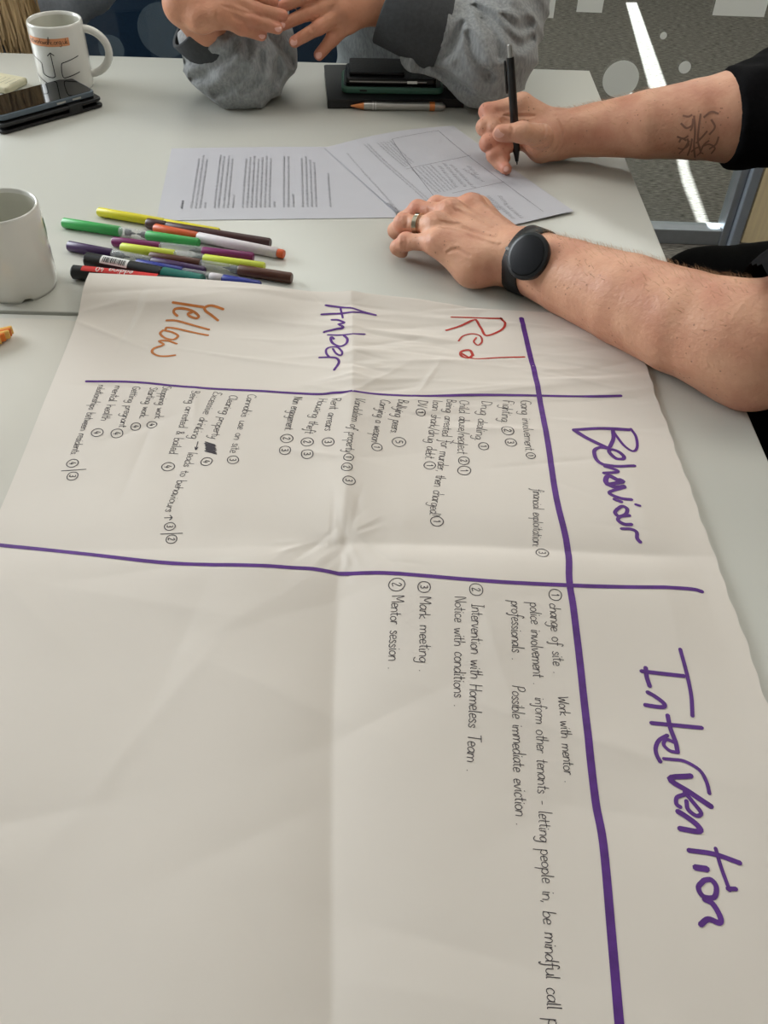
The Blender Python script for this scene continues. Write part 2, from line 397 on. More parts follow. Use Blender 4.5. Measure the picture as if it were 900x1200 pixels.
def chart_h(u, v):
    u = np.asarray(u, float); v = np.asarray(v, float); z = np.full(np.broadcast(u, v).shape, 0.0030); t = v - SKEW * u
    sg = 1 / (1 + np.exp((v - fold_v) / 0.008))                        # 1 above the cross fold
    du = u - fold_u - 0.004 * np.sin(v * 9)
    ad = np.sqrt(du * du + 0.0012 ** 2)
    z = z + sg * 0.0062 * np.exp(-ad / 0.030)                           # ridge above ...
    z = z + (1 - sg) * 0.0100 * (1 - np.exp(-ad / 0.050)) * np.exp(-(ad / 0.15) ** 2)   # ... valley below the crossing
    dv = v - fold_v - 0.004 * np.sin(u * 14); av = np.sqrt(dv * dv + 0.0015 ** 2)
    right = 1 / (1 + np.exp(-(u - fold_u) / 0.03))
    z = z + (0.3 + 0.7 * right) * 0.0062 * (1 - np.exp(-av / 0.024)) * np.exp(-(av / 0.075) ** 2)
    # the sheet rides over the marker pens along its top left edge
    lu = 1 / (1 + np.exp((u - 0.215) / 0.018)); lv = 1 / (1 + np.exp((t - 0.046) / 0.0085))
    z = z + 0.0150 * lu * lv + 0.0050 * (1 - lu) * np.exp(-(t / 0.022) ** 2) * (1 / (1 + np.exp((u - 0.40) / 0.02)))
    z = z + 0.0012 * np.sin(u * 21 + 1.0) * np.sin(v * 13 + 0.5) + 0.0010 * np.sin(v * 34 + u * 7) * np.exp(-v / .35) + .0009 * np.sin(v * 62 + 4 * np.sin(u * 9)) * right * np.exp(-(v / .25) ** 2)
    for (a, b, c, s, L, w, h) in wr:
        x = (u - a) * c + (v - b) * s; y = -(u - a) * s + (v - b) * c
        z = z + 1.7 * h * np.exp(-(x / L) ** 2) * np.exp(-np.sqrt(y * y + 3e-7) / w)
    e = np.clip((CW_ - u) / .05, .35, 1); z = .003 + (z - .003) * e
    return np.maximum(z, 0.0022)
NU, NV = 330, 430
us = np.linspace(0, CW_, NU); vs = np.linspace(0, 1, NV)
UU, VV = np.meshgrid(us, vs, indexing='ij'); VV = SKEW * UU + VV * (CL_ - SKEW * UU); ZZ = chart_h(UU, VV)
jag = 0.0006 * np.sin(vs * 60) + 0.0006 * np.sin(vs * 173)
XX = C0.x + eu.x * UU + ev.x * VV; YY = C0.y + eu.y * UU + ev.y * VV
XX[-1, :] += jag
# the lower end bends over the near table edge? it does not: the sheet lies flat
paperm = mat('flip_paper', (222, 214, 205), 0.72, var=0.02, vscale=6, bump=0.5, bscale=22, spec=0.3)
paper2m = mat('blank_paper', (206, 202, 192), 0.72, var=0.02, vscale=6, bump=0.3, bscale=22, spec=0.3)
def grid_sheet(name, X, Y, Z, m, parent=None, thick=0.0):
    nu, nv = X.shape; V = np.stack([X, Y, Z], -1).reshape(-1, 3)
    I = np.arange(nu * nv).reshape(nu, nv)
    Fq = np.stack([I[:-1, :-1], I[:-1, 1:], I[1:, 1:], I[1:, :-1]], -1).reshape(-1, 4)
    a, b, c = V[Fq[0][0]], V[Fq[0][1]], V[Fq[0][2]]
    if np.cross(b - a, c - b)[2] < 0: Fq = Fq[:, ::-1]
    return np_obj(name, V, Fq, m, parent)
chart = empty('flip_chart_sheet', (C0.x, C0.y, TT))
grid_sheet('sheet', XX, YY, TT + ZZ, paperm, chart)
tag(chart, 'large creased paper sheet with a handwritten behaviour and intervention grid', 'poster')
def chart_z(x, y):
    d = Vector((x, y)) - C0; u = d.dot(eu) / CW_ * (NU - 1); v = (d.dot(ev) - SKEW * d.dot(eu)) / (CL_ - SKEW * d.dot(eu)) * (NV - 1)
    u = min(max(u, 0), NU - 1.001); v = min(max(v, 0), NV - 1.001); i, j = int(u), int(v); fu, fv = u - i, v - j
    return float(ZZ[i, j] * (1 - fu) * (1 - fv) + ZZ[i + 1, j] * fu * (1 - fv) + ZZ[i, j + 1] * (1 - fu) * fv + ZZ[i + 1, j + 1] * fu * fv)
def on_chart(px, py):
    lo, hi = 0.0, 0.03                         # walk down the sight line to the first touch of the sheet
    z = hi
    while z > 0.001:
        p = P(px, py, z)
        if chart_z(p.x, p.y) >= z: break
        z -= 0.0008
    lo, hi = z, z + 0.0008
    for _ in range(5):
        m = (lo + hi) / 2; p = P(px, py, m)
        if chart_z(p.x, p.y) >= m: lo = m
        else: hi = m
    return P(px, py, lo)
# blank sheet beneath, to the left
a_ = P(-30, 374).xy; b_ = P(150, 380).xy
us2 = np.linspace(-0.42, 0.12, 60); vs2 = np.linspace(0, 0.72, 70)
U2, V2 = np.meshgrid(us2, vs2, indexing='ij')
O2 = P(86, 377).xy; e2 = Vector((math.cos(0.006), math.sin(0.006))); f2 = Vector((e2.y, -e2.x))
Z2 = 0.0009 + 0.0012 * (np.sin(U2 * 19) * np.sin(V2 * 15 + 1) * 0.5 + 0.5) * (U2 < 0.02) * np.clip((0.02 - U2) * 20, 0, 1) + 0.0010 * np.exp(-(V2 / 0.01) ** 2) * (U2 < 0)
Z2 = np.minimum(Z2, 0.0030)
under = grid_sheet('blank_paper_sheet', O2.x + e2.x * U2 + f2.x * V2, O2.y + e2.y * U2 + f2.y * V2, TT + Z2 * np.where(U2 > -0.0, 0.55, 1), paper2m)
tag(under, 'blank paper sheet at the left, lying under the handwritten grid sheet', 'paper')

# ---- ink ribbons
class Ink:
    def __init__(s): s.V = []; s.F = []
    def stroke(s, pts, w, zf=None, off=0.00022, smooth=True, step=0.0025, taper=0.75):
        """pts: 2D/3D world points; w width in metres"""
        pts = [Vector((p[0], p[1], 0)) for p in pts]
        if smooth and len(pts) > 2: pts = catmull(pts, 5)
        q = [pts[0]]
        for a, b in zip(pts[:-1], pts[1:]):
            n = max(1, int((b - a).length / step))
            for i in range(1, n + 1): q.append(a.lerp(b, i / n))
        r = [q[0]]
        for p in q[1:]:
            if (p - r[-1]).length > w * 0.12: r.append(p)
        if len(r) < 2: r = [q[0], q[0] + Vector((0, -w * 0.6, 0))]
        d0 = (r[1] - r[0]).normalized(); d1 = (r[-1] - r[-2]).normalized()
        r = [r[0] - d0 * w * 0.35] + r + [r[-1] + d1 * w * 0.35]
        n0 = len(s.V); n = len(r)
        for i, p in enumerate(r):
            d = (r[min(i + 1, n - 1)] - r[max(i - 1, 0)]).normalized(); nn = Vector((-d.y, d.x, 0))
            ww = w * (0.45 if i in (0, n - 1) else 1.0) * 0.5
            for sgn in (1, -1):
                x = p + nn * ww * sgn; z = (zf(x.x, x.y) if zf else 0.0) + off
                s.V.append((x.x, x.y, TT + z))
        for i in range(n - 1):
            a = n0 + 2 * i; s.F.append((a, a + 1, a + 3, a + 2))
    def obj(s, name, m, parent): return mesh_obj(name, s.V, s.F, m, parent, smooth=False)
purple = mat('purple_marker_ink', (88, 42, 128), 0.5, var=0.18, vscale=90, spec=0.3)
redink = mat('red_marker_ink', (178, 48, 38), 0.5, var=0.1, vscale=90, spec=0.3)
orangeink = mat('orange_marker_ink', (190, 112, 48), 0.5, var=0.12, vscale=90, spec=0.3)
biro = mat('ballpoint_ink', (66, 60, 66), 0.5, spec=0.3)
def pxw(px, py, wpx):
    return (P(px + wpx, py).xy - P(px, py).xy).length
# ruled lines
LINES = [([(101, 447), (160, 448), (230, 454), (300, 458), (331, 460), (373, 462), (390, 460.5), (407, 459), (434, 461), (460, 463), (491, 464), (560, 463), (624, 463.6), (690, 464.6), (728, 464)], 3.8),
         ([(-25, 636), (0, 639), (50, 644), (107, 650), (187, 659), (260, 662), (347, 665.6), (375, 668), (403, 672.5), (450, 671.5), (560, 680), (668, 686), (738, 688), (806, 690), (823, 693.5)], 5.6),
         ([(611, 373), (622, 420), (627, 440), (640, 507), (652, 584), (665, 643), (667, 679), (672, 713), (680, 780), (690, 870), (698, 940), (707, 990), (717, 1100), (727, 1215)], 8.0)]
ink = Ink()
for pts, w in LINES:
    q = [on_chart(*p) for p in pts]; m_ = pts[len(pts) // 2]; ink.stroke(q, pxw(m_[0], m_[1], w), chart_z)
ink.obj('ruled_line', purple, chart)
def traced(name, m, ox, oy, sc, strokes, w, parent=chart):
    ink = Ink()
    for st in strokes:
        ww = w
        if isinstance(st[0], (int, float)): ww = st[0]; st = st[1:]
        pp = [(ox + x / sc, oy + y / sc) for x, y in st]
        ink.stroke([on_chart(*p) for p in pp], pxw(pp[0][0], pp[0][1], ww * 1.12), chart_z, off=0.0003)
    return ink
BEH = [[(130, 98), (250, 91), (400, 97)], [5, (132, 98), (200, 140), (300, 188)], [(320, 100), (322, 140), (305, 180)], [3, (405, 92), (430, 130), (436, 180), (415, 200), (370, 170), (320, 102)],
       [(370, 238), (335, 235), (302, 205), (312, 192), (345, 202), (372, 225), (370, 238)], [(312, 192), (262, 182), (232, 195), (234, 225), (250, 250), (270, 262)],
       [(425, 270), (340, 272), (268, 263)], [(280, 272), (330, 288), (340, 300), (275, 305)], [5.5, (345, 340), (300, 318), (285, 340), (300, 358), (350, 350), (368, 345), (350, 336)],
       [5, (375, 368), (330, 372), (290, 358)], [(378, 372), (302, 398), (355, 425), (410, 432)], [(325, 430), (362, 444)], [3.5, (428, 455), (450, 462)],
       [(340, 478), (330, 495), (348, 512), (380, 503), (388, 478), (365, 464), (340, 478)], [(400, 508), (355, 514), (345, 532), (375, 550), (410, 551)], [(360, 572), (405, 574), (433, 588), (436, 618), (452, 637)]]
i1 = traced('b', purple, 640, 480, 4.09, BEH, 4.2); i1.obj('behaviour_heading', purple, chart)
INT = [[4, (543, 210), (570, 310), (588, 400), (593, 483)], [(385, 300), (470, 310), (560, 320)], [(403, 285), (408, 325), (420, 362)], [(410, 385), (440, 402), (478, 432), (470, 446), (400, 437)],
       [(425, 510), (530, 520), (632, 530)], [(492, 478), (503, 530), (525, 590), (533, 630)], [4, (533, 630), (500, 622), (476, 598), (488, 577), (520, 590)], [4.5, (492, 560), (458, 580), (444, 610), (448, 640), (463, 668)],
       [4, (475, 655), (510, 658), (560, 665), (620, 700), (650, 750), (662, 797)], [6, (588, 725), (500, 736), (580, 790), (670, 850)],
       [4.5, (560, 790), (598, 835), (628, 875), (608, 886), (575, 860), (568, 825)], [4.5, (560, 800), (530, 812), (528, 838), (545, 852)], [6, (532, 868), (565, 888), (610, 922), (622, 950), (540, 938)]]
i2 = traced('i', purple, 640, 700, 3.46, INT, 4.8)
INT2 = [[(620, 290), (710, 303), (802, 335)], [4, (715, 282), (735, 350), (765, 432)], [5, (757, 425), (788, 426)], [7, (643, 350), (686, 356)], [5.5, (675, 395), (655, 420), (672, 452), (710, 455), (718, 420), (700, 394), (675, 395)],
        [6, (675, 462), (705, 478), (732, 525), (728, 545), (690, 532), (662, 552)]]
i3 = traced('i', purple, 600, 900, 3.0, INT2, 5.4)
i2.F += [tuple(k + len(i2.V) for k in f) for f in i3.F]; i2.V += i3.V
i2.obj('intervention_heading', purple, chart)
AMB = [[(15, 180), (200, 205), (450, 252), (605, 295)], [(-35, 287), (100, 278), (300, 262), (450, 266), (605, 295)], [2.2, (190, 220), (203, 270), (217, 328)], [(85, 350), (160, 352), (235, 385), (165, 402), (222, 440), (140, 458), (10, 488), (0, 500)],
       [(475, 518), (240, 525), (40, 525)], [(230, 535), (270, 575), (255, 630), (180, 660), (100, 625), (75, 575), (85, 550), (112, 575)],
       [2.4, (100, 688), (140, 745), (195, 765), (208, 725), (160, 675), (80, 668), (25, 695), (25, 745), (60, 790)], [(-60, 792), (50, 788), (140, 798), (172, 840), (150, 890), (115, 940)]]
i1 = traced('a', purple, 380, 340, 10, AMB, 2.8); i1.obj('amber_heading', purple, chart)
YEL = [[(750, 185), (640, 150), (575, 168), (582, 202), (640, 245), (700, 293)], [(265, 120), (400, 140), (560, 165)], [(310, 250), (275, 215), (292, 182), (370, 178), (460, 205), (513, 250), (490, 272), (430, 252), (412, 228), (450, 215)],
       [(205, 292), (300, 295), (450, 335), (615, 380)], [(197, 378), (212, 360), (300, 370), (420, 398), (605, 435)], [(175, 385), (145, 418), (190, 460), (270, 475), (315, 440), (260, 405), (185, 388)],
       [(305, 517), (220, 488), (135, 490), (178, 525), (85, 560), (70, 600), (125, 630), (200, 635), (290, 625)]]
i1 = traced('y', orangeink, 170, 340, 8.18, YEL, 2.8); i1.obj('yellow_heading', orangeink, chart)
RED = [[(108, 82), (220, 85), (330, 88)], [(325, 86), (345, 112), (322, 142), (262, 163), (240, 132), (215, 92)], [(215, 92), (150, 120), (85, 140)], [2, (140, 187), (160, 165), (200, 155), (235, 165), (243, 190), (225, 205), (207, 190), (218, 172)],
       [3, (203, 250), (190, 228), (155, 232), (150, 250), (180, 262), (205, 248)], [(150, 240), (210, 264), (330, 259), (430, 257)]]
i1 = traced('r', redink, 500, 350, 3.75, RED, 2.6); i1.obj('red_heading', redink, chart)

# ---- handwriting font (x-height 4, ascender 8, descender -4)
G = {
 'a': (4.4, "3.6,3.6 2,4.1 .4,2.6 .6,.6 2,.1 3.6,2 3.7,4;3.7,4 3.7,1 4.4,.1"), 'b': (4.2, ".4,8 .4,0;.4,2.6 2.2,4.1 3.8,2.4 3,.2 1,0 .4,1"),
 'c': (3.8, "3.4,3.4 2,4.1 .5,2.5 .8,.5 2.2,0 3.5,.7"), 'd': (4.6, "3.6,3.4 2,4.1 .4,2.4 .8,.3 2.4,.1 3.7,2;3.8,8 3.8,1 4.5,.1"),
 'e': (3.9, ".5,2 3.3,2.4 2.8,4 1.2,4 .4,2 1.2,.1 3.5,.5"), 'f': (3.2, "3.4,7 2.4,8 1.5,6.6 1.5,-2 .6,-3.6 .2,-2.6;.2,4 3,4"),
 'g': (4.4, "3.7,3.6 2,4.1 .5,2.6 1,.5 2.6,.4 3.7,3;3.8,4 3.8,-2.4 2.4,-4 .6,-3"), 'h': (4.2, ".4,8 .4,0;.4,2.4 2,4.1 3.5,3.2 3.6,0"),
 'i': (1.9, ".8,4 .8,.6 1.5,.1;.8,5.8 1,6.2"), 'j': (2, "1.2,4 1.2,-3 0,-3.8;1.2,5.8 1.3,6.2"), 'k': (3.9, ".4,8 .4,0;3.2,4 .5,1.9 3.6,0"),
 'l': (1.9, ".7,8 .7,.8 1.5,.1"), 'm': (6.4, ".4,4 .4,0;.4,2.6 1.8,4.1 3,3 3,0;3,2.6 4.4,4.1 5.7,3 5.8,.2"), 'n': (4.2, ".4,4 .4,0;.4,2.6 2,4.1 3.5,3.1 3.6,0"),
 'o': (4.3, "2,4.1 .5,3 .5,1 2,0 3.6,1 3.6,3 2,4.1"), 'p': (4.3, ".5,4 .5,-4;.5,2.8 2.2,4.1 3.8,2.4 2.8,.2 .6,.8"), 'q': (4.3, "3.6,3.6 2,4.1 .5,2.4 2,.2 3.6,1.5;3.8,4 3.8,-4"),
 'r': (3.0, ".5,4 .5,0;.5,2.4 1.6,4 2.8,3.8"), 's': (3.5, "3,3.4 1.8,4.1 .7,3.1 2.9,1.2 2,0 .3,.6"), 't': (3.0, "1.3,7 1.3,1 2.4,.1;.1,4.4 2.8,4.6"),
 'u': (4.4, ".4,4 .5,1 2,0 3.6,1.6 3.7,4;3.7,4 3.8,.6 4.4,.1"), 'v': (3.8, ".3,4 1.8,0 3.4,4.1"), 'w': (5.6, ".3,4 1.4,0 2.7,3.4 3.9,0 5.2,4.1"), 'x': (3.8, ".3,4 3.3,0;3.2,4 .2,0"),
 'y': (4.2, ".4,4 .7,1.2 2.2,.6 3.6,4;3.7,4 3,-2 1.6,-4 .2,-3"), 'z': (3.8, ".4,4 3.2,4 .4,0 3.4,0"),
 'B': (4.8, ".5,8 .5,0;.5,8 3,7.6 3.2,5 .6,4.2 3.6,3.4 3.8,.8 .4,0"), 'C': (5, "4.4,7 2.6,8 .6,5.6 .6,2 2.4,0 4.5,1"), 'D': (5.2, ".5,8 .5,0;.4,8 3,7.4 4.6,4.4 3.4,.8 .4,0"),
 'E': (4.6, "4,7.4 1.6,8 .8,6 2.4,4.4 .6,3.2 .7,.6 4,.4"), 'F': (4.4, ".6,0 .6,8 4,8;.6,4.3 3,4.4"), 'G': (5.2, "4.4,7 2.6,8 .6,5.6 .8,1.6 3,0 4.5,1.6 4.5,3.6 2.8,3.6"),
 'H': (5.2, ".5,8 .5,0;4.4,8 4.4,0;.5,4 4.4,4.2"), 'I': (2.8, "1.2,8 1.2,0;.2,8 2.4,8;.1,0 2.4,0"), 'M': (6.4, ".5,0 .7,8 3,3 5.4,8 5.6,0"), 'N': (5.2, ".5,0 .6,8 4.2,.2 4.4,8"),
 'P': (4.8, ".6,0 .6,8;.3,7.4 2.6,8.4 4.2,6.6 3,4 .7,3.8"), 'R': (4.8, ".6,0 .6,8;.4,8 3.4,7.6 3.6,5 .8,4.2;1.6,4.2 4.2,0"), 'S': (4.4, "3.8,7 2.2,8 .8,6.4 3.6,2.6 2.4,0 .3,.8"),
 'T': (4.6, "2.3,8 2.2,0;0,7.9 4.6,8.2"), 'V': (4.8, ".4,8 2.2,0 4.4,8.2"), 'W': (6.4, ".3,8 1.6,0 3.2,5.4 4.8,0 6,8.2"),
 '1': (2.6, ".6,5 1.6,6.4 1.6,0"), '2': (3.8, ".5,5 2,6.6 3.2,5 .4,0 3.6,.2"), '3': (3.8, ".5,6 2.6,6.2 2.6,4 1.4,3.4 3.2,2.4 2.6,.2 .4,.4"), '4': (3.8, "1.4,6.4 .4,2.4 3.6,2.4;2.6,4.2 2.6,0"),
 '0': (4, "2,6.6 .4,4.4 .8,.8 2.4,0 3.6,2.4 3.2,5.6 2,6.6"), '5': (3.8, "3.4,6.4 1,6.4 .8,3.8 2.8,3.8 3.2,1.2 .4,.2"),
 '.': (2.2, ".8,.1 1.1,.3"), ',': (2, "1,.5 .5,-1.2"), '!': (2, "1,8 1,2.2;1,.2 1.2,.5"), ':': (2, ".8,.3 1,.6;.8,3.3 1,3.6"), '/': (3.2, ".2,-1.2 3,8"), '-': (3.2, ".4,2.4 2.8,2.5"),
 '&': (4.6, "4,3 1.6,0 .4,1.6 3,5.8 2,7.6 1,6 4.4,0"), ' ': (4.6, ""), '>': (5.4, ".2,2.6 4.8,2.6;3.4,4 5,2.6 3.4,1.2"), '^': (4, "2,0 2,7;.6,5 2,7.2 3.4,5"),
}
GP = {k: (w, [[tuple(float(q) for q in p.split(',')) for p in s.split()] for s in d.split(';') if s]) for k, (w, d) in G.items()}
HR = random.Random(11)
def write(ink, text, path, xh, width_px, zf, on, flip=1, jit=0.25, off=0.0002):
    """text along the pixel path of its baseline; xh = x-height in pixels; glyph tops to the right of a downward path"""
    pts = [on(*p) for p in path]
    L = [0.0]
    for a, b in zip(pts[:-1], pts[1:]): L.append(L[-1] + (b.xy - a.xy).length)
    tot = sum(GP[c][0] for c in text); k = L[-1] / tot
    mid = path[len(path) // 2]; s = pxw(mid[0], mid[1], xh) / 4.0; wid = pxw(mid[0], mid[1], width_px)
    x = 0.0
    for c in text:
        w, strokes = GP[c]; jy = HR.uniform(-jit, jit); js = HR.uniform(0.92, 1.08); sl = HR.uniform(-0.04, 0.04)
        for st in strokes:
            out = []
            for gx, gy in st:
                t = min(max((x + gx + gy * sl) * k, 0), L[-1])
                i = 0
                while i < len(L) - 2 and t > L[i + 1]: i += 1
                f = (t - L[i]) / max(L[i + 1] - L[i], 1e-9); b = pts[i].xy.lerp(pts[i + 1].xy, f)
                d = (pts[i + 1].xy - pts[i].xy).normalized(); up = Vector((-d.y, d.x)) * flip
                b = b + up * ((gy * js + jy) * s)
                out.append(b)
            ink.stroke(out, wid, zf, off=off, step=0.004)
        x += w
def ring_num(ink, num, px, py, r, wpx, zf=None, on=None):
    on = on or on_chart; zf = zf or chart_z
    c = on(px, py); R = pxw(px, py, r); wid = pxw(px, py, wpx); o = HR.uniform(0, 6)
    ink.stroke([(c.x + R * (1 + .06 * math.sin(2 * a + o)) * math.cos(a), c.y + R * 1.08 * math.sin(a)) for a in [o + i * 2 * math.pi / 12 for i in range(13)]], wid, zf, off=0.0002)
    s = R * 0.17
    w, strokes = GP[num]
    for st in strokes:
        ink.stroke([(c.x + (gy - 3.2) * s, c.y - (gx - w / 2) * s) for gx, gy in st], wid, zf, off=0.0002)
T = [  # text, path, x-height
 ("Cannabis use on site", [(291, 462), (269, 531)], 4.2), ("Clearing property", [(270, 463), (246, 514)], 4.2), ("Excessive drinking", [(251, 459), (223, 514)], 4.2),
 ("leads to behaviours", [(221, 530), (193, 600)], 4.4), ("Being arrested & bailed", [(225, 458), (198, 532)], 4.2), ("Stopping work", [(191, 453), (181, 491)], 3.8),
 ("Starting work.", [(176, 454), (163, 491)], 3.8), ("Getting pregnant", [(156, 453), (139, 501)], 3.8), ("mental health", [(135, 452), (118, 493)], 4.0),
 ("relationships between residents.", [(116, 451), (82, 534)], 4.0), ("Non engagement.", [(345, 465), (333, 505)], 4.4), ("Housing theft", [(374, 467), (357, 508)], 4.4),
 ("Rent arrears", [(389, 467), (380, 505)], 4.4), ("Vandalism of property", [(417, 466), (404, 530)], 4.4), ("Carrying a weapon", [(446, 468), (435, 518)], 4.6),
 ("Bullying peers.", [(467, 468), (457, 508)], 4.6), ("DV", [(490, 469), (489, 477)], 4.6), ("loan shark/drug debt.", [(508, 469), (498, 539)], 4.6),
 ("Being arrested for murder, then charged!", [(524, 468), (514, 540), (503, 604)], 4.6), ("Child abuse/neglect", [(539, 469), (536, 532)], 4.8), ("Drug dealing.", [(565, 470), (556, 517)], 4.8),
 ("Fighting.", [(590, 469), (587, 496)], 4.8), ("Gang involvement.", [(610, 469), (616, 530)], 4.8), ("financial exploitation:", [(625, 573), (624, 641)], 4.8),
 ("change of site .", [(644, 707), (649, 790)], 6.2), ("Work with mentor .", [(654, 816), (662, 918)], 6.2),
 ("police involvement .", [(621, 706), (625, 803)], 6.2), ("inform other tenants - letting people in, be mindful call police", [(627, 817), (631, 949), (636, 1052), (641, 1172), (644, 1240)], 7.0),
 ("professionals .", [(599, 704), (600, 774)], 6.2), ("Possible immediate eviction .", [(600, 803), (601, 890), (605, 968)], 6.4),
 ("Intervention with Homeless Team .", [(553, 708), (551, 800), (547, 905)], 6.4), ("Notice with conditions .", [(533, 699), (532, 829)], 6.4),
 ("Mark meeting .", [(492, 699), (491, 788)], 6.4), ("Mentor session .", [(459, 698), (455, 785)], 6.4)]
ink = Ink()
for t, path, xh in T: write(ink, t, path, xh * (1.28 if path[0][1] < 650 else 1.12), 0.8 if path[0][1] < 650 else 1.0, chart_z, on_chart)
write(ink, ">", [(229, 517), (226, 528)], 5, 1.1, chart_z, on_chart); write(ink, "^", [(193, 603), (192, 611)], 5, 1.1, chart_z, on_chart)
for n, x, y, r in [('3', 273, 539, 6.5), ('4', 242, 541, 6.5), ('3', 199, 617, 6), ('2', 201, 632, 6.5), ('4', 197, 547, 7), ('4', 178, 498, 5.5), ('4', 159, 500, 5.8), ('4', 137, 508, 7), ('4', 114, 507, 6.5),
                   ('4', 85, 543, 6.5), ('3', 85, 558, 6.5), ('2', 336, 514, 7), ('3', 334, 527.5, 6.8), ('2', 360, 518, 7), ('3', 360, 532, 7), ('3', 384.5, 518, 7), ('1', 408.6, 535.5, 5.8), ('2', 406.5, 547, 6.5),
                   ('3', 409, 563, 7), ('1', 441.7, 524, 6), ('5', 467.5, 518, 7.5), ('1', 493, 483, 5.5), ('1', 503.6, 545.5, 6.5), ('1', 512, 611, 7), ('2', 543.6, 540, 6.5), ('1', 544, 551.5, 7.5), ('1', 566.7, 523, 6),
                   ('2', 595, 504.5, 7), ('3', 598.6, 518.6, 6.5), ('1', 622, 534, 5), ('3', 635.5, 648, 7), ('1', 650.7, 697.3, 7.5), ('2', 558, 691, 8), ('3', 497, 688, 7.5), ('2', 465, 685, 9)]:
    ring_num(ink, n, x, y, r, 1.1)
for a, b in (((188, 626), (214, 625)), ((72, 552), (101, 550))): ink.stroke([on_chart(*a), on_chart(*b)], pxw(*a, 1.1), chart_z)
sc_ = []
for i in range(16): sc_.append(on_chart(240 + (i % 2) * 13 + HR.uniform(-1, 1), 518 + i * 0.75 + (i % 2) * 3))
ink.stroke(sc_, pxw(247, 520, 1.6), chart_z)
ink.obj('handwriting', biro, chart)

# ------------------------------------------------------------------ printed A4 sheets
a4m = mat('copier_paper', (192, 192, 198), 0.6, var=0.01, bump=0.05, bscale=30, spec=0.3)
printm = mat('printed_text', (92, 92, 98), 0.6, spec=0.2)
TR = random.Random(3)
def sheet(name, A, B, D, zfun, label, n=24):
    """A origin, B-A short side, D-A long side"""
    A, B, D = A.xy, B.xy, D.xy; N = n
    s, t = np.meshgrid(np.linspace(0, 1, N), np.linspace(0, 1, N), indexing='ij')
    X = A.x + (B.x - A.x) * s + (D.x - A.x) * t; Y = A.y + (B.y - A.y) * s + (D.y - A.y) * t
    root = empty(name, (A.x, A.y, TT))
    grid_sheet('paper', X, Y, TT + zfun(s, t), a4m, root); tag(root, label, 'document', 'printed documents on the table')
    det = (B - A).x * (D - A).y - (B - A).y * (D - A).x
    def zf(x, y):
        q = Vector((x, y)) - A; ss = (q.x * (D - A).y - q.y * (D - A).x) / det; tt = ((B - A).x * q.y - (B - A).y * q.x) / det
        return float(zfun(np.array(ss), np.array(tt)))
    return root, zf
def scribble_line(ink, a, b, hgt, wid, zf, bold=1.0):
    """illegible run of tiny printed letters from a to b"""
    a = Vector(a[:2]); b = Vector(b[:2]); L = (b - a).length; d = (b - a) / L; up = Vector((-d.y, d.x)); x = 0.0
    while x < L:
        wl = TR.uniform(2.5, 8) * hgt * 0.55
        pts = []; y = x
        while y < min(x + wl, L):
            pts.append(a + d * y + up * hgt * TR.uniform(-0.1, 0.1)); y += hgt * 0.22
            pts.append(a + d * y + up * hgt * TR.uniform(0.7, 1.3)); y += hgt * 0.22
        if len(pts) > 1: ink.stroke(pts, wid * bold, zf, smooth=False, off=0.0003, step=0.01)
        x += wl + hgt * 0.5
# sheet one: long side to the right
L0 = P(183, 259); L1 = P(201, 175); dd = (L1 - L0).xy.normalized(); rt = Vector((dd.y, -dd.x))
A1 = L0.xy; B1 = A1 + dd * 0.21; D1 = A1 + rt * 0.297
z1 = lambda s, t: 0.0006 + 0.0012 * np.sin(3.1 * t) * np.sin(2 * s) + 0.0 * s
s1, zf1 = sheet('printed_sheet', A1.to_3d(), B1.to_3d(), D1.to_3d(), z1, 'printed letter lying left of the hands, with paragraphs of small text')
ink = Ink()
cols = [(110, 0.030, 0.052, 2), (150, .03, .175, 1), (168, .03, .185, 1), (186, .03, .172, 1), (206, .03, .045, 1), (245, .03, .185, 1), (262, .03, .18, 1), (283, .03, .182, 1), (301, .03, .172, 1), (322, .03, .065, 1)]
cols += [(362 + 18.5 * i, .03, .172 + .004 * (i % 3), 1) for i in range(7)] + [(494, .03, .045, 1), (533, .03, .178, 1), (553, .03, .178, 1), (573, .03, .065, 1), (613, .03, .172, 1), (632, .03, .178, 1), (651, .03, .166, 1), (669, .03, .158, 1), (728, .03, .125, 1)]
for x, t0, t1, bold in cols:
    o = A1 + rt * ((x / 3.75 + 180 - 183) * 0.297 / 262); scribble_line(ink, o + dd * t0, o + dd * t1, 0.0026, 0.00055, zf1, bold)
ink.obj('printed_text', printm, s1)
# sheet two, on top, turned
A2 = P(380, 175).xy; B2 = P(526, 150).xy; dl = (P(665, 250).xy - B2).normalized(); B2 = A2 + (B2 - A2).normalized() * 0.206
D2 = A2 + dl * 0.297
z2 = lambda s, t: 0.0022 + 0.006 * np.exp(-(t / 0.18) ** 2) * np.sin(np.pi * np.clip(s, 0, 1)) + 0.0008 * np.sin(5 * s) * np.sin(4 * t)
s2, zf2 = sheet('printed_form', A2.to_3d(), B2.to_3d(), D2.to_3d(), z2, 'printed form with ruled boxes and handwritten notes, under both bare hands')
ink = Ink()
def z4(x, y): return (370 + x / 3.0, 130 + y / 3.0)
def on2(px, py):
    z = 0.003
    for _ in range(3): p = P(px, py, z); z = zf2(p.x, p.y)
    return P(px, py, z)
for a, b in (((268, 100), (430, 320)), ((430, 70), (800, 355)), ((318, 205), (545, 157)), ((480, 290), (662, 250)), ((690, 405), (885, 357)), ((268, 100), (432, 70))):
    ink.stroke([on2(*z4(*a)), on2(*z4(*b))], 0.0005, zf2, off=0.0004)
lines = [((108, 150), (300, 365), 1), ((170, 120), (395, 325), 1), ((180, 117), (400, 318), 1)]
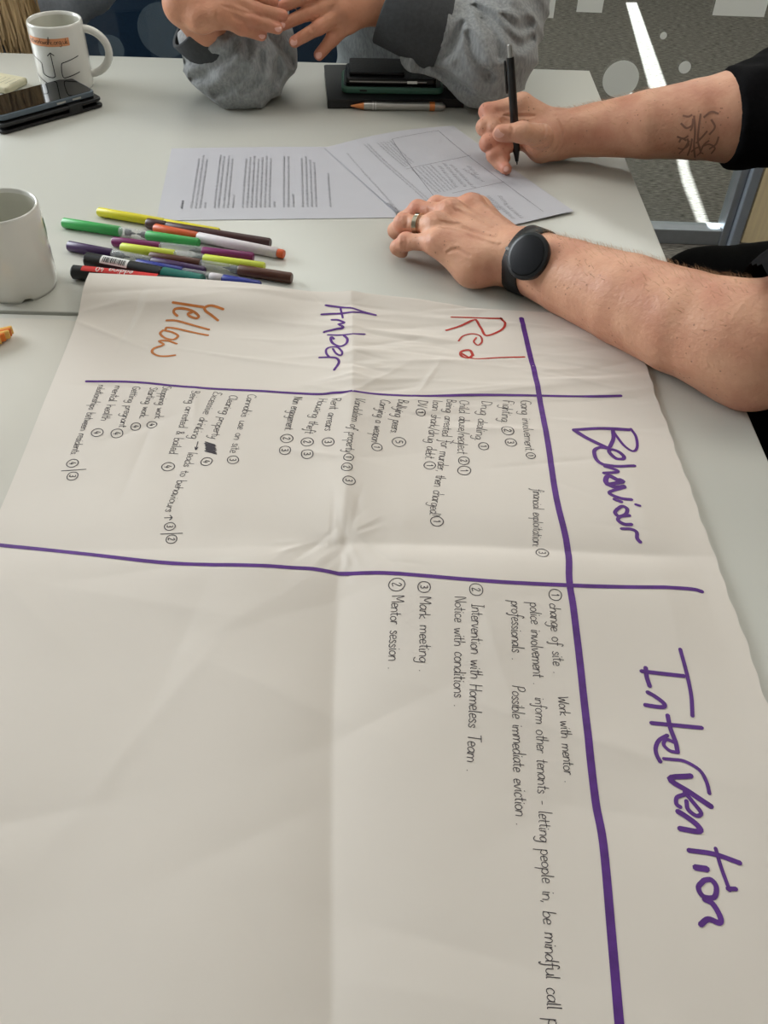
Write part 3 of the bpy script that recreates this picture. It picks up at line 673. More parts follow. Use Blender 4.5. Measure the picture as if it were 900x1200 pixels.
lines += [((215 + 11 * i, 114 - 2 * i), (312 + 7 * i, 198 - 4 * i), 1) for i in range(5)] + [((335 + 13 * i, 205 - 3 * i), (425 + 12 * i, 290 - 3 * i), 1) for i in range(6)]
for a, b, bold in lines: scribble_line(ink, on2(*z4(*a)), on2(*z4(*b)), 0.0024, 0.00035, zf2, bold)
scribble_line(ink, on2(*z4(252, 325)), on2(*z4(308, 380)), 0.0036, 0.0010, zf2)
ink.obj('printed_text', printm, s2)
ink = Ink()
for a, b in (((445, 185), (520, 268)), ((470, 190), (550, 270)), ((430, 195), (490, 270)), ((515, 205), (585, 250)), ((530, 195), (560, 225)), ((575, 310), (640, 350)), ((600, 300), (690, 380)), ((640, 300), (665, 330)), ((560, 290), (640, 345)), ((660, 330), (720, 378))):
    scribble_line(ink, on2(*z4(*a)), on2(*z4(*b)), 0.0045, 0.0005, zf2)
ink.obj('handwritten_notes', printm, s2)

# ------------------------------------------------------------------ marker pens
def plastic(nm, rgb, **k): return mat('plastic_' + nm, rgb, 0.35, spec=0.5, **k)
CLR = mat('clear_plastic', (225, 228, 230), 0.12, trans=0.72)
PC = dict(yellow=(226, 214, 40), maroon=(66, 34, 34), orange=(214, 92, 42), white=(222, 214, 218), green=(60, 168, 84), magenta=(118, 24, 92), lime=(208, 220, 70), violet=(58, 26, 78), brown=(84, 44, 28),
          black=(22, 24, 26), teal=(0, 104, 92), blue=(28, 44, 140), red=(205, 44, 40))
PM = {k: plastic(k, v, var=0.05) for k, v in PC.items()}
nib = mat('felt_nib', (70, 80, 78), 0.8)
def pen(name, p0, p1, segs, label, r=0.0056, z=None, group='felt tip pens in the pile'):
    z = r + 0.0003 if z is None else z
    a = P(p0[0], p0[1], z); b = P(p1[0], p1[1], z); d = (b - a).normalized(); L = (b - a).length
    root = empty(name, (a.x, a.y, TT + z - r))
    for sg in segs:
        t0, t1, kind, col = sg[:4]; rr = sg[4] if len(sg) > 4 else r
        q0 = a + d * (t0 * L); q1 = a + d * (t1 * L); l = (q1 - q0).length; e = min(0.0015, l / 4)
        if kind == 'nib':
            rod('nib', q0, q1, [(0, rr * 0.75), (l * 0.5, rr * 0.6), (l * 0.55, rr * 0.3), (l, rr * 0.12)], nib, root, 12); continue
        rod(kind, q0, q1, [(0, rr * 0.80), (e, rr), (l - e, rr), (l, rr * 0.82)], CLR if col == 'clear' else PM[col], root)
    tag(root, label, 'pen', group)
    return root, a, b, d
pen('felt_tip_pen', (115, 248), (257, 272), [(0, .55, 'cap', 'yellow'), (.55, 1, 'barrel', 'yellow', .0050)], 'plain yellow felt tip pen, farthest back in the pile')
pen('felt_tip_pen', (172, 261.5), (317, 285), [(0, .16, 'cap', 'maroon', .0062), (.16, 1, 'barrel', 'maroon', .0058)], 'dark maroon brown felt tip pen between the plain yellow and the white barrelled pen')
pen('felt_tip_pen', (181, 267.5), (333, 298), [(0, .34, 'cap', 'orange', .0058), (.34, .95, 'barrel', 'white', .0060), (.95, 1, 'end_plug', 'orange', .0052)], 'felt tip pen with orange cap and white barrel')
pen('felt_tip_pen', (74, 261), (233, 285), [(0, .43, 'cap', 'green', .0062), (.42, .63, 'sleeve', 'clear', .0058), (.47, .54, 'nib', 0), (.62, .55, 'nib', 0), (.62, 1, 'barrel', 'green', .0058)], 'bright green felt tip pen with clear middle, reaching farthest left')
pen('felt_tip_pen', (132, 283), (297, 301.5), [(0, .34, 'cap', 'magenta'), (.34, .64, 'sleeve', 'clear'), (.64, .55, 'nib', 0), (.64, 1, 'barrel', 'magenta')], 'magenta felt tip pen with clear middle section')
pen('felt_tip_pen', (142, 290), (310, 313), [(0, .38, 'cap', 'lime'), (.38, .58, 'sleeve', 'clear'), (.58, .5, 'nib', 0), (.58, 1, 'barrel', 'lime')], 'fluorescent yellow green felt tip pen next to the magenta pen', z=0.0085)
pen('felt_tip_pen', (80, 288), (240, 318), [(0, .33, 'cap', 'violet', .006), (.33, .62, 'sleeve', 'clear', .0057), (.36, .46, 'nib', 0), (.61, .50, 'nib', 0), (.62, 1, 'barrel', 'violet', .0054)], 'dark violet felt tip pen with clear middle and the left end free')
pen('felt_tip_pen', (176, 300), (342, 326), [(0, .36, 'cap', 'brown'), (.36, .63, 'sleeve', 'clear', .005), (.63, .52, 'nib', 0), (.63, 1, 'barrel', 'brown', .0062)], 'chocolate brown felt tip pen sticking out farthest right of the pile')
pen('felt_tip_pen', (160, 309), (305, 335), [(0, .38, 'cap', 'blue'), (.38, .62, 'sleeve', 'clear', .005), (.62, .55, 'nib', 0), (.6, .7, 'grip', 'white', .0053), (.7, 1, 'barrel', 'blue', .0055)], 'blue felt tip pen nearest the top edge of the big sheet')
# black marker with barcode label and teal cap
root, a, b, d = pen('marker_pen', (101, 304), (238, 331), [(0, .66, 'barrel', 'black', .0085), (.66, 1, 'cap', 'teal', .0088)], 'thick black marker with barcode label and teal cap', r=0.0085, group='thick marker pens in the pile')
def wrap(name, a, d, t0, t1, r, a0, a1, m, parent, n=10):
    """patch of a label wrapped around the barrel; angles measured from the upward direction towards the viewer"""
    side = Vector((0, 0, 1)).cross(d).normalized();  side = -side if side.y > 0 else side; up = Vector((0, 0, 1)); V = []; Fc = []
    for i in range(n + 1):
        an = math.radians(a0 + (a1 - a0) * i / n); o = (up * math.cos(an) + side * math.sin(an)) * r
        V += [a + d * t0 + o, a + d * t1 + o]
    for i in range(n): Fc.append((2 * i, 2 * i + 1, 2 * i + 3, 2 * i + 2))
    return mesh_obj(name, V, Fc, m, parent)
white = plastic('label_white', (225, 225, 222)); inkk = plastic('label_black', (20, 20, 22)); redl = plastic('label_red', (214, 44, 40))
wrap('label', a, d, .022, .056, .0087, -20, 62, white, root)
bars = Ink(); t = .025
bv = []; bf = []
side = Vector((0, 0, 1)).cross(d).normalized(); side = -side if side.y > 0 else side
while t < .053:
    w_ = TR.choice([.0005, .0009, .0013])
    n0 = len(bv)
    for i in range(6):
        an = math.radians(5 + 45 * i / 5); o = (Vector((0, 0, 1)) * math.cos(an) + side * math.sin(an)) * .0089; bv += [a + d * t + o, a + d * (t + w_) + o]
    for i in range(5): bf.append((n0 + 2 * i, n0 + 2 * i + 1, n0 + 2 * i + 3, n0 + 2 * i + 2))
    t += w_ + TR.choice([.0006, .001])
mesh_obj('barcode', bv, bf, inkk, root)
# red and black marker partly under the sheet
root, a, b, d = pen('marker_pen', (85, 318.5), (218, 333.5), [(0, .17, 'cap', 'black', .0078), (.17, 1, 'barrel', 'black', .0074)], 'black marker with a red label and white lettering, half under the big sheet', r=0.0078, group='thick marker pens in the pile')
wrap('label', a, d, .013, .10, .0082, -70, 40, redl, root)
# lettering reads upside down from the viewer's side
side = Vector((0, 0, 1)).cross(d).normalized(); side = -side if side.y > 0 else side
def cyl_text(text, t_end, r, ang0, size, wid):
    V = []; Fc = []; x = 0.0
    for c in text:
        w, strokes = GP[c]
        for st in strokes:
            q = catmull([Vector((gx + x, gy, 0)) for gx, gy in st], 4) if len(st) > 2 else [Vector((gx + x, gy, 0)) for gx, gy in st]
            for i in range(len(q) - 1):
                e = (q[i + 1] - q[i]); nn = Vector((-e.y, e.x, 0)).normalized() * (wid / size / 2); n0 = len(V)
                for p_ in (q[i] + nn, q[i] - nn, q[i + 1] - nn, q[i + 1] + nn):
                    an = ang0 + p_.y * size / r; V.append(a + d * (t_end - p_.x * size) + (Vector((0, 0, 1)) * math.cos(an) + side * math.sin(an)) * (r + .0002))
                Fc.append((n0, n0 + 1, n0 + 2, n0 + 3))
        x += w + 0.4
    return V, Fc
V, Fc = cyl_text("edding 40", .072, .0084, math.radians(-15), .00108, .0010)
mesh_obj('lettering', V, Fc, white, root, smooth=False)

# silver pen and black pen
silver = mat('silver_metal', (178, 176, 172), 0.28, metal=0.85)
copper = mat('orange_metal', (224, 140, 84), 0.3, metal=0.5)
blackp = mat('black_gloss', (14, 14, 16), 0.28)
a = P(411, 124, .006); b = P(522, 125, .006); d = (b - a).normalized(); L = (b - a).length
sp_ = empty('ballpoint_pen', (a.x, a.y, TT))
rod('tip', a, b, [(0, .001), (.006, .0022), (.02, .0052)], copper, sp_); rod('barrel', a + d * .02, b, [(0, .0054), (.02, .006), (L - .035, .006)], silver, sp_)
rod('band', b - d * .0245, b, [(0, .0066), (.008, .0066)], copper, sp_); rod('cap_end', b - d * .016, b, [(-.001, .006), (.010, .006), (.015, .004), (.016, .001)], silver, sp_)
for t in (.033, .037): rod('ring_line', a + d * t, b, [(0, .0062), (.0012, .0062)], white, sp_)
tag(sp_, 'silver ballpoint pen with orange tip, in front of the black notebook', 'pen')

# ------------------------------------------------------------------ mugs
glaze = mat('white_glaze', (222, 221, 214), 0.15, coat=0.5, var=0.01)
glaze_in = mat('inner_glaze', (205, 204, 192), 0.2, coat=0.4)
def mug(label, base, r, hgt, ha, name='mug', notch=None):
    root = empty(name, base); n = 56; V = []; Fc = []
    prof = [(r * .0, .004), (r * .86, .004), (r * .88, 0), (r * .95, 0), (r * .975, .004), (r, .012), (r, hgt - .004), (r - .0008, hgt - .001), (r - .002, hgt), (r - .0034, hgt - .001), (r - .0042, hgt - .005)]
    inn = [(r - .0042, hgt - .005), (r - .0042, .016), (r * .8, .009), (0, .008)]
    def lath(prof, name_, m):
        V = []; Fc = []
        for j, (rr, z) in enumerate(prof):
            for i in range(n):
                an = 2 * math.pi * i / n; zz = z
                if notch is not None and z < .0041 and rr > r * .87 and abs((an - notch + math.pi) % (2 * math.pi) - math.pi) < .11: zz = .0045
                V.append(base + Vector((rr * math.cos(an), rr * math.sin(an), zz)))
        for j in range(len(prof) - 1):
            for i in range(n):
                k = (i + 1) % n; Fc.append((j * n + i, j * n + k, (j + 1) * n + k, (j + 1) * n + i))
        return mesh_obj(name_, V, Fc, m, root)
    lath(prof, 'body', glaze); lath(inn, 'inside', glaze_in)
    hd = Vector((math.cos(ha), math.sin(ha), 0)); pts = []
    for t in np.linspace(-1, 1, 22):
        an = t * math.pi * .56; pts.append(base + hd * (r - .009 + .0 + .036 * max(math.cos(an), -.25) + 0.004) + Vector((0, 0, hgt * .52 + math.sin(an) * hgt * .34)))
    pts = [base + hd * (r - .003) + Vector((0, 0, pts[0].z - base.z + .002))] + pts[2:-2] + [base + hd * (r - .003) + Vector((0, 0, pts[-1].z - base.z - .002))]
    tube('handle', pts, .0058, glaze, root, 12)
    tag(root, label, 'mug')
    return root
m1c = P(63, 22, .096); m1b = Vector((m1c.x, m1c.y, TT + .0002)); R1 = .0405
mug1 = mug('white mug with black line drawing and orange label, behind the two phones', m1b, R1, .096, math.radians(8))
m2c = P(-4, 240, .094); m2b = Vector((m2c.x, m2c.y, TT + .0002))
mug2 = mug('plain white mug cut off by the left edge, beside the pens', m2b, .0415, .094, math.radians(165), notch=math.radians(-62))
# picture on mug one: angle (deg from -Y towards +X), height
def mug_line(V, Fc, pts, w, base, r, off=.0004):
    q = catmull([Vector((x, y, 0)) for x, y in pts], 6) if len(pts) > 2 else [Vector((pts[0][0], pts[0][1], 0)).lerp(Vector((pts[1][0], pts[1][1], 0)), i / 10) for i in range(11)]
    for i in range(len(q) - 1):
        e = q[i + 1] - q[i]
        if e.length < 1e-6: continue
        e.normalize(); nn = Vector((-e.y, e.x, 0)) * w / 2; n0 = len(V)
        for p_ in (q[i] + nn - e * w * .2, q[i] - nn - e * w * .2, q[i + 1] - nn + e * w * .2, q[i + 1] + nn + e * w * .2):
            an = p_.x / r; V.append(base + Vector((math.sin(an) * (r + off), -math.cos(an) * (r + off), p_.y)))
        Fc.append((n0, n0 + 1, n0 + 2, n0 + 3))
def mxy(zx, zy):     # zoomed picture coords (x4.09) -> unrolled mug coords
    # picture centre line of the mug shifts with height
    h = .096 * (1 - (zy - 88) / 330.0); cxl = 257 + (zy - 90) * 0.235; s = max(-.98, min(.98, (zx - cxl) / 132.0)); return ((math.asin(s) + math.radians(20)) * R1, h + 0.010 * (1 - math.cos(math.asin(s))) * 1.0)
V = []; Fc = []
for st in ([(222, 135), (224, 170)], [(235, 212), (262, 325)], [(262, 325), (250, 334), (225, 334), (210, 325), (204, 290), (196, 272), (165, 265)], [(223, 228), (235, 210)], [(252, 222), (235, 210)],
           [(368, 242), (300, 255)], [(300, 255), (288, 262), (290, 300), (298, 326), (308, 330)], [(308, 330), (378, 318)], [(190, 360), (230, 372), (300, 380), (360, 366)]):
    mug_line(V, Fc, [mxy(*p) for p in st], .0013, m1b, R1)
mesh_obj('line_drawing', V, Fc, inkk, mug1, smooth=False)
V = []; Fc = []; a0, h0 = mxy(152, 185); a1_, h1 = mxy(326, 183); hh = .011
for i in range(17):
    an = (a0 + (a1_ - a0) * i / 16) / R1
    for z in (h0 - hh / 2, h0 + hh / 2): V.append(m1b + Vector((math.sin(an) * (R1 + .0003), -math.cos(an) * (R1 + .0003), z)))
for i in range(16): Fc.append((2 * i, 2 * i + 2, 2 * i + 3, 2 * i + 1))
mesh_obj('orange_label', V, Fc, mat('mug_label', (226, 150, 100), 0.3), mug1)
V = []; Fc = []; txt = "networkwork.org.uk"; tw = sum(GP[c][0] for c in txt); x = 0; s_ = (a1_ - a0 - .004) / tw
for c in txt:
    for st in GP[c][1]: mug_line(V, Fc, [(a0 + .002 + (x + gx) * s_, h0 - .0022 + gy * .0009) for gx, gy in st], .0006, m1b, R1, .0006)
    x += GP[c][0]
mesh_obj('lettering', V, Fc, inkk, mug1, smooth=False)
# small dark green mark on mug two, on its right side
V = []; Fc = []; grn = mat('mug_print_green', (52, 84, 50), 0.3)
for st, w in (([(math.radians(104) * .0415, .074), (math.radians(108) * .0415, .064), (math.radians(109) * .0415, .056)], .006), ([(math.radians(110) * .0415, .040), (math.radians(112) * .0415, .028), (math.radians(110) * .0415, .022)], .005)):
    mug_line(V, Fc, st, w, m2b, .0415)
mesh_obj('printed_leaf', V, Fc, grn, mug2, smooth=False)

# ------------------------------------------------------------------ phones and wallet on the left
leather = mat('black_leather', (16, 16, 18), 0.42, var=0.2, bump=0.5, bscale=260)
screen = mat('phone_glass', (12, 12, 14), 0.05, spec=0.6)
bluegrey = mat('phone_frame', (96, 106, 116), 0.3, metal=0.6)
c2 = P(119, 113, .014); f0 = P(0, 146, .014); ld = (f0 - c2).xy.normalized(); wdv = Vector((-ld.y, ld.x)); wdv = wdv if wdv.y > 0 else -wdv
rz = math.atan2(ld.y, ld.x)
wc = c2.xy + ld * .082 + wdv * .036
wal = empty('phone_wallet', (wc.x, wc.y, TT + .0002), rz)
prism('cover', round_rect(wc.x, wc.y, .164, .080, .008, rz), TT + .0003, TT + .005, leather, wal, bevel=.0015)
prism('cover', round_rect(wc.x, wc.y, .162, .079, .008, rz), TT + .0095, TT + .0140, leather, wal, bevel=.0015)
prism('inner_sleeve', round_rect(wc.x + wdv.x * .003, wc.y + wdv.y * .003, .154, .068, .006, rz), TT + .005, TT + .0095, mat('black_plastic', (24, 24, 26), .4), wal, bevel=.001)
sc1 = c2.xy + ld * .046 + wdv * .0365
prism('strap', round_rect(sc1.x, sc1.y, .022, .083, .002, rz), TT + .001, TT + .0150, leather, wal, bevel=.001)
tag(wal, 'black leather phone wallet with a closing strap, under the grey edged phone', 'phone case')
ph = empty('smartphone', (wc.x, wc.y, TT + .0151), rz)
pc = c2.xy + ld * .0835 + wdv * .040
prism('frame', round_rect(pc.x, pc.y, .154, .074, .009, rz), TT + .0152, TT + .0232, bluegrey, ph, bevel=.0018)
prism('screen', round_rect(pc.x, pc.y, .148, .068, .007, rz), TT + .0231, TT + .0236, screen, ph)
for t in (-.02, -.045):
    bc = pc + ld * t - wdv * .0371; prism('side_button', round_rect(bc.x, bc.y, .014, .001, .0004, rz), TT + .0180, TT + .0204, silver, ph)
tag(ph, 'grey edged smartphone reflecting the mug, lying on the black wallet', 'phone')
# beige packet
c = P(8, 97, .006); pk = empty('paper_packet', (c.x, c.y, TT))
beige = mat('beige_packet', (205, 198, 168), .6, var=.06)
prism('packet', round_rect(c.x - .02, c.y + .004, .085, .05, .004, -.35), TT + .0003, TT + .011, beige, pk, bevel=.003)
ink = Ink()
for i in range(7): scribble_line(ink, (c.x - .035 + i * .008, c.y - .004 - i * .0028), (c.x - .026 + i * .008, c.y + .016 - i * .0028), .002, .0005, lambda x, y: .011)
ink.obj('printed_text', printm, pk)
tag(pk, 'small beige paper packet with fine print, behind the phone at the left', 'packet')
# orange clip
c = P(-6, 400, .003); oc = empty('hair_clip', (c.x, c.y, TT))
om = plastic('clip_orange', (228, 120, 30)); om2 = plastic('clip_gold', (236, 186, 92))
for i in range(5):
    q = c.xy + Vector((.004 * (i - 2) * .4, .0046 * (i - 2))); bm = box_bm((q.x, q.y, TT + .0075), (.032 - abs(i - 2) * .003, .0040, .009), math.radians(28), .0012); bm_obj('rib', bm, om if i % 2 else om2, oc)
box('spine', (c.x - .008, c.y, TT + .0045), (.010, .024, .004), om, oc, bevel=.001)
tag(oc, 'orange and gold ribbed clip at the left edge of the blank sheet', 'clip')

# ------------------------------------------------------------------ notebook, green phone, black phone, cable
nbm = mat('notebook_cover', (16, 17, 19), 0.5, bump=0.2, bscale=300)
pages = mat('page_block', (214, 210, 200), 0.8, var=.1, vscale=300)
nz = .013
q0 = P(384, 117, nz); q1 = P(545, 116, nz); nd = (q1 - q0).xy.normalized(); nn = Vector((-nd.y, nd.x)); rzn = math.atan2(nd.y, nd.x)
nc = q0.xy + nd * .104 + nn * .074
nb = empty('notebook', (nc.x, nc.y, TT), rzn)
for z in (.0003, .011): prism('cover', round_rect(nc.x, nc.y, .209, .148, .004, rzn), TT + z, TT + z + .0022, nbm, nb, bevel=.0006)
prism('page_block', round_rect(nc.x - nd.x * .0015, nc.y - nd.y * .0015 , .2055, .1425, .002, rzn), TT + .0025, TT + .011, pages, nb)
prism('spine', round_rect(nc.x - nn.x * .0737, nc.y - nn.y * .0737, .209, .003, .001, rzn), TT + .0005, TT + .013, nbm, nb)
tag(nb, 'black hardcover notebook in front of the grey hoodie, under the green phone', 'notebook')
gz = .0135
g0 = P(400, 106, gz + .005); g1 = P(523, 108, gz + .005); gd = (g1 - g0).xy.normalized(); gn = Vector((-gd.y, gd.x)); rzg = math.atan2(gd.y, gd.x); gc = g0.xy + gd * .0785 + gn * .0405
green = mat('green_case', (66, 108, 92), .5, var=.04)
gp = empty('smartphone', (gc.x, gc.y, TT + gz), rzg)
prism('case', round_rect(gc.x, gc.y, .157, .081, .012, rzg), TT + gz, TT + gz + .0095, green, gp, bevel=.003, seg=3)
prism('screen', round_rect(gc.x, gc.y, .149, .073, .009, rzg), TT + gz + .0093, TT + gz + .0101, screen, gp)
qq = gc - gn * .0403 - gd * .045; prism('charging_port', round_rect(qq.x, qq.y, .011, .0012, .0004, rzg), TT + gz + .004, TT + gz + .0065, inkk, gp)
tag(gp, 'smartphone in a dark green case lying on the black notebook', 'phone')
bz = gz + .0103
bp = empty('smartphone', (gc.x, gc.y, TT + bz), rzg); bc = gc + gn * .006 - gd * .002
prism('body', round_rect(bc.x, bc.y, .140, .070, .008, rzg), TT + bz, TT + bz + .008, blackp, bp, bevel=.0018)
prism('screen', round_rect(bc.x, bc.y, .134, .064, .006, rzg), TT + bz + .0079, TT + bz + .0083, screen, bp)
qq = bc - gn * .0352 + gd * .032; prism('chrome_button', round_rect(qq.x, qq.y, .016, .0012, .0004, rzg), TT + bz + .002, TT + bz + .006, mat('chrome', (220, 220, 220), .1, metal=1), bp)
qq = bc - gn * .0352 - gd * .005; prism('edge_strip', round_rect(qq.x, qq.y, .118, .0008, .0003, rzg), TT + bz + .0035, TT + bz + .0050, silver, bp)
tag(bp, 'black phone with a chrome button, stacked on the green cased phone', 'phone')
cz = bz + .0085
ch_ = bc + gn * .012 - gd * .022
cardh = empty('card_holder', (ch_.x, ch_.y, TT + cz), rzg)
prism('flap', round_rect(ch_.x, ch_.y, .085, .062, .004, rzg), TT + cz, TT + cz + .004, leather, cardh, bevel=.001)
tag(cardh, 'small black card holder on top of the stacked phones', 'wallet')
cb = [P(520, 100, .016), P(548, 118, .014), P(553, 120, .003), P(562, 122, .003), P(580, 123, .003), P(596, 124, .003)]
tag(tube('charging_cable', catmull(cb, 6), .0018, blackp), 'thin black cable running from the notebook behind the pen hand', 'cable')

# ------------------------------------------------------------------ people
def tri_tree(V, Fq): return BVHTree.FromPolygons([tuple(v) for v in V], [tuple(f) for f in Fq])
def fold(V, tr, ox, oy, sc, lines, depth, w, hill=.5):
    """press folds (or raise veins, depth < 0) into a surface along lines found on it"""
    cen = V.copy(); D = np.zeros(len(V)); H = np.zeros(len(V)); nrm = np.array(CAMPOS)[None] - V; nrm /= np.linalg.norm(nrm, axis=1)[:, None]
    for ln in lines:
        q = catmull([Vector((ox + x / sc, oy + y / sc, 0)) for x, y in ln], 4); pts = []
        for p in q:
            h_, n_, _i, _d = tr.ray_cast(CAMPOS, ray(p.x, p.y).normalized())
            if h_ is not None: pts.append(np.array(h_))
        n = len(pts); dd = np.full(len(V), 9.0)
        for k in range(n - 1):
            a, b = pts[k], pts[k + 1]; ba = b - a
            if ba @ ba > .0016 or ba @ ba < 1e-12: continue
            f = math.sin(math.pi * (k + .7) / (n + .4)) ** .5
            t = np.clip(((cen - a) @ ba) / (ba @ ba), 0, 1); d = np.linalg.norm(cen - a - t[:, None] * ba, axis=1) / max(f, .3); dd = np.minimum(dd, d)
        D = np.maximum(D, np.exp(-(dd / w) ** 2)); H = np.maximum(H, np.exp(-((dd - 1.9 * w) / (w * .9)) ** 2))
    return V - nrm * (depth * (D - hill * H * (1 - D)))[:, None]
def flush_attr(o, pts):
    me = o.data; n = len(me.vertices); co = np.empty(n * 3, np.float32); me.vertices.foreach_get('co', co); co = co.reshape(-1, 3)
    mw = np.array(o.matrix_parent_inverse.inverted()) if False else None
    f = np.zeros(n, np.float32)
    for p, r in pts: f = np.maximum(f, np.exp(-((co - np.array(p)) ** 2).sum(1) / r ** 2))
    at = me.attributes.new('flush', 'FLOAT', 'POINT'); at.data.foreach_set('value', f)
def skin_mat(name, rgb, dark, freck=0.0):
    m = mat(name, rgb, 0.48, var=0.10, vscale=26, bump=0.7, bscale=230, sss=0.08, spec=0.4, var_rgb=dark, detail=7)
    nt = m.node_tree; b = nt.nodes['Principled BSDF']; src = b.inputs['Base Color'].links[0].from_socket
    at = nt.nodes.new('ShaderNodeAttribute'); at.attribute_name = 'flush'; mf = nt.nodes.new('ShaderNodeMixRGB'); mf.inputs['Color2'].default_value = lin((212, 120, 104))
    mm = nt.nodes.new('ShaderNodeMath'); mm.operation = 'MULTIPLY'; mm.inputs[1].default_value = .6; nt.links.new(at.outputs['Fac'], mm.inputs[0]); nt.links.new(mm.outputs[0], mf.inputs['Fac'])
    nt.links.new(src, mf.inputs['Color1']); nt.links.new(mf.outputs[0], b.inputs['Base Color'])
    if freck:
        nt = m.node_tree; b = nt.nodes['Principled BSDF']; src = b.inputs['Base Color'].links[0].from_socket
        v = nt.nodes.new('ShaderNodeTexVoronoi'); v.inputs['Scale'].default_value = 140
        tc = [n for n in nt.nodes if n.bl_idname == 'ShaderNodeTexCoord'][0]; nt.links.new(tc.outputs['Object'], v.inputs['Vector'])
        n3 = nt.nodes.new('ShaderNodeTexNoise'); n3.inputs['Scale'].default_value = 30; nt.links.new(tc.outputs['Object'], n3.inputs['Vector'])
        cr = nt.nodes.new('ShaderNodeValToRGB'); cr.color_ramp.elements[0].position = 0.09; cr.color_ramp.elements[1].position = 0.17
        cr.color_ramp.elements[0].color = (1, 1, 1, 1); cr.color_ramp.elements[1].color = (0, 0, 0, 1); nt.links.new(v.outputs['Distance'], cr.inputs['Fac'])
        c3 = nt.nodes.new('ShaderNodeValToRGB'); c3.color_ramp.elements[0].position = .46; c3.color_ramp.elements[1].position = .6; nt.links.new(n3.outputs['Fac'], c3.inputs['Fac'])
        mu = nt.nodes.new('ShaderNodeMath'); mu.operation = 'MULTIPLY'; nt.links.new(cr.outputs['Color'], mu.inputs[0]); nt.links.new(c3.outputs['Color'], mu.inputs[1])
        m2 = nt.nodes.new('ShaderNodeMath'); m2.operation = 'MULTIPLY'; m2.inputs[1].default_value = freck; nt.links.new(mu.outputs[0], m2.inputs[0])
        mx = nt.nodes.new('ShaderNodeMixRGB'); mx.inputs['Color2'].default_value = lin((96, 52, 36)); nt.links.new(m2.outputs[0], mx.inputs['Fac']); nt.links.new(src, mx.inputs['Color1'])
        nt.links.new(mx.outputs[0], b.inputs['Base Color'])
    return m
skin2 = skin_mat('skin_freckled', (216, 167, 138), (200, 140, 114), 0.5)
skin1 = skin_mat('skin_warm', (206, 148, 118), (188, 128, 98))
nailm = mat('fingernail', (226, 172, 156), .3, coat=.3)
black_cloth = mat('black_cotton', (14, 14, 16), .9, var=.2, vscale=200, bump=.4, bscale=500, spec=.1)
hoodm = mat('grey_marl', (150, 153, 154), .95, var=.22, vscale=260, bump=.5, bscale=600, stretch=(1, 1, .35), sheen=.2, spec=.15)
cuffm = mat('dark_grey_rib', (72, 74, 76), .95, var=.1, vscale=200, bump=.6, bscale=500, spec=.15)
UP = (0, 0, 1)
def nail(parent, c, d, up, w=.0055, l=.0065):
    d = Vector(d).normalized(); up = Vector(up); up = (up - d * up.dot(d)).normalized(); s = d.cross(up); V = []; Fc = []
    N, M = 8, 8; c = Vector(c)
    for i in range(N + 1):
        for j in range(M + 1):
            x = -1 + 2 * i / N; y = -1 + 2 * j / M
            xx = x * math.sqrt(1 - y * y / 2); yy = y * math.sqrt(1 - x * x / 2)
            V.append(c + d * (yy * l) + s * (xx * w) + up * (.0012 * (1 - xx * xx * 1.1) - .0006 * yy * yy))
    for i in range(N):
        for j in range(M): Fc.append((i * (M + 1) + j, i * (M + 1) + j + 1, (i + 1) * (M + 1) + j + 1, (i + 1) * (M + 1) + j))
    return mesh_obj('fingernail', V, Fc, nailm, parent)

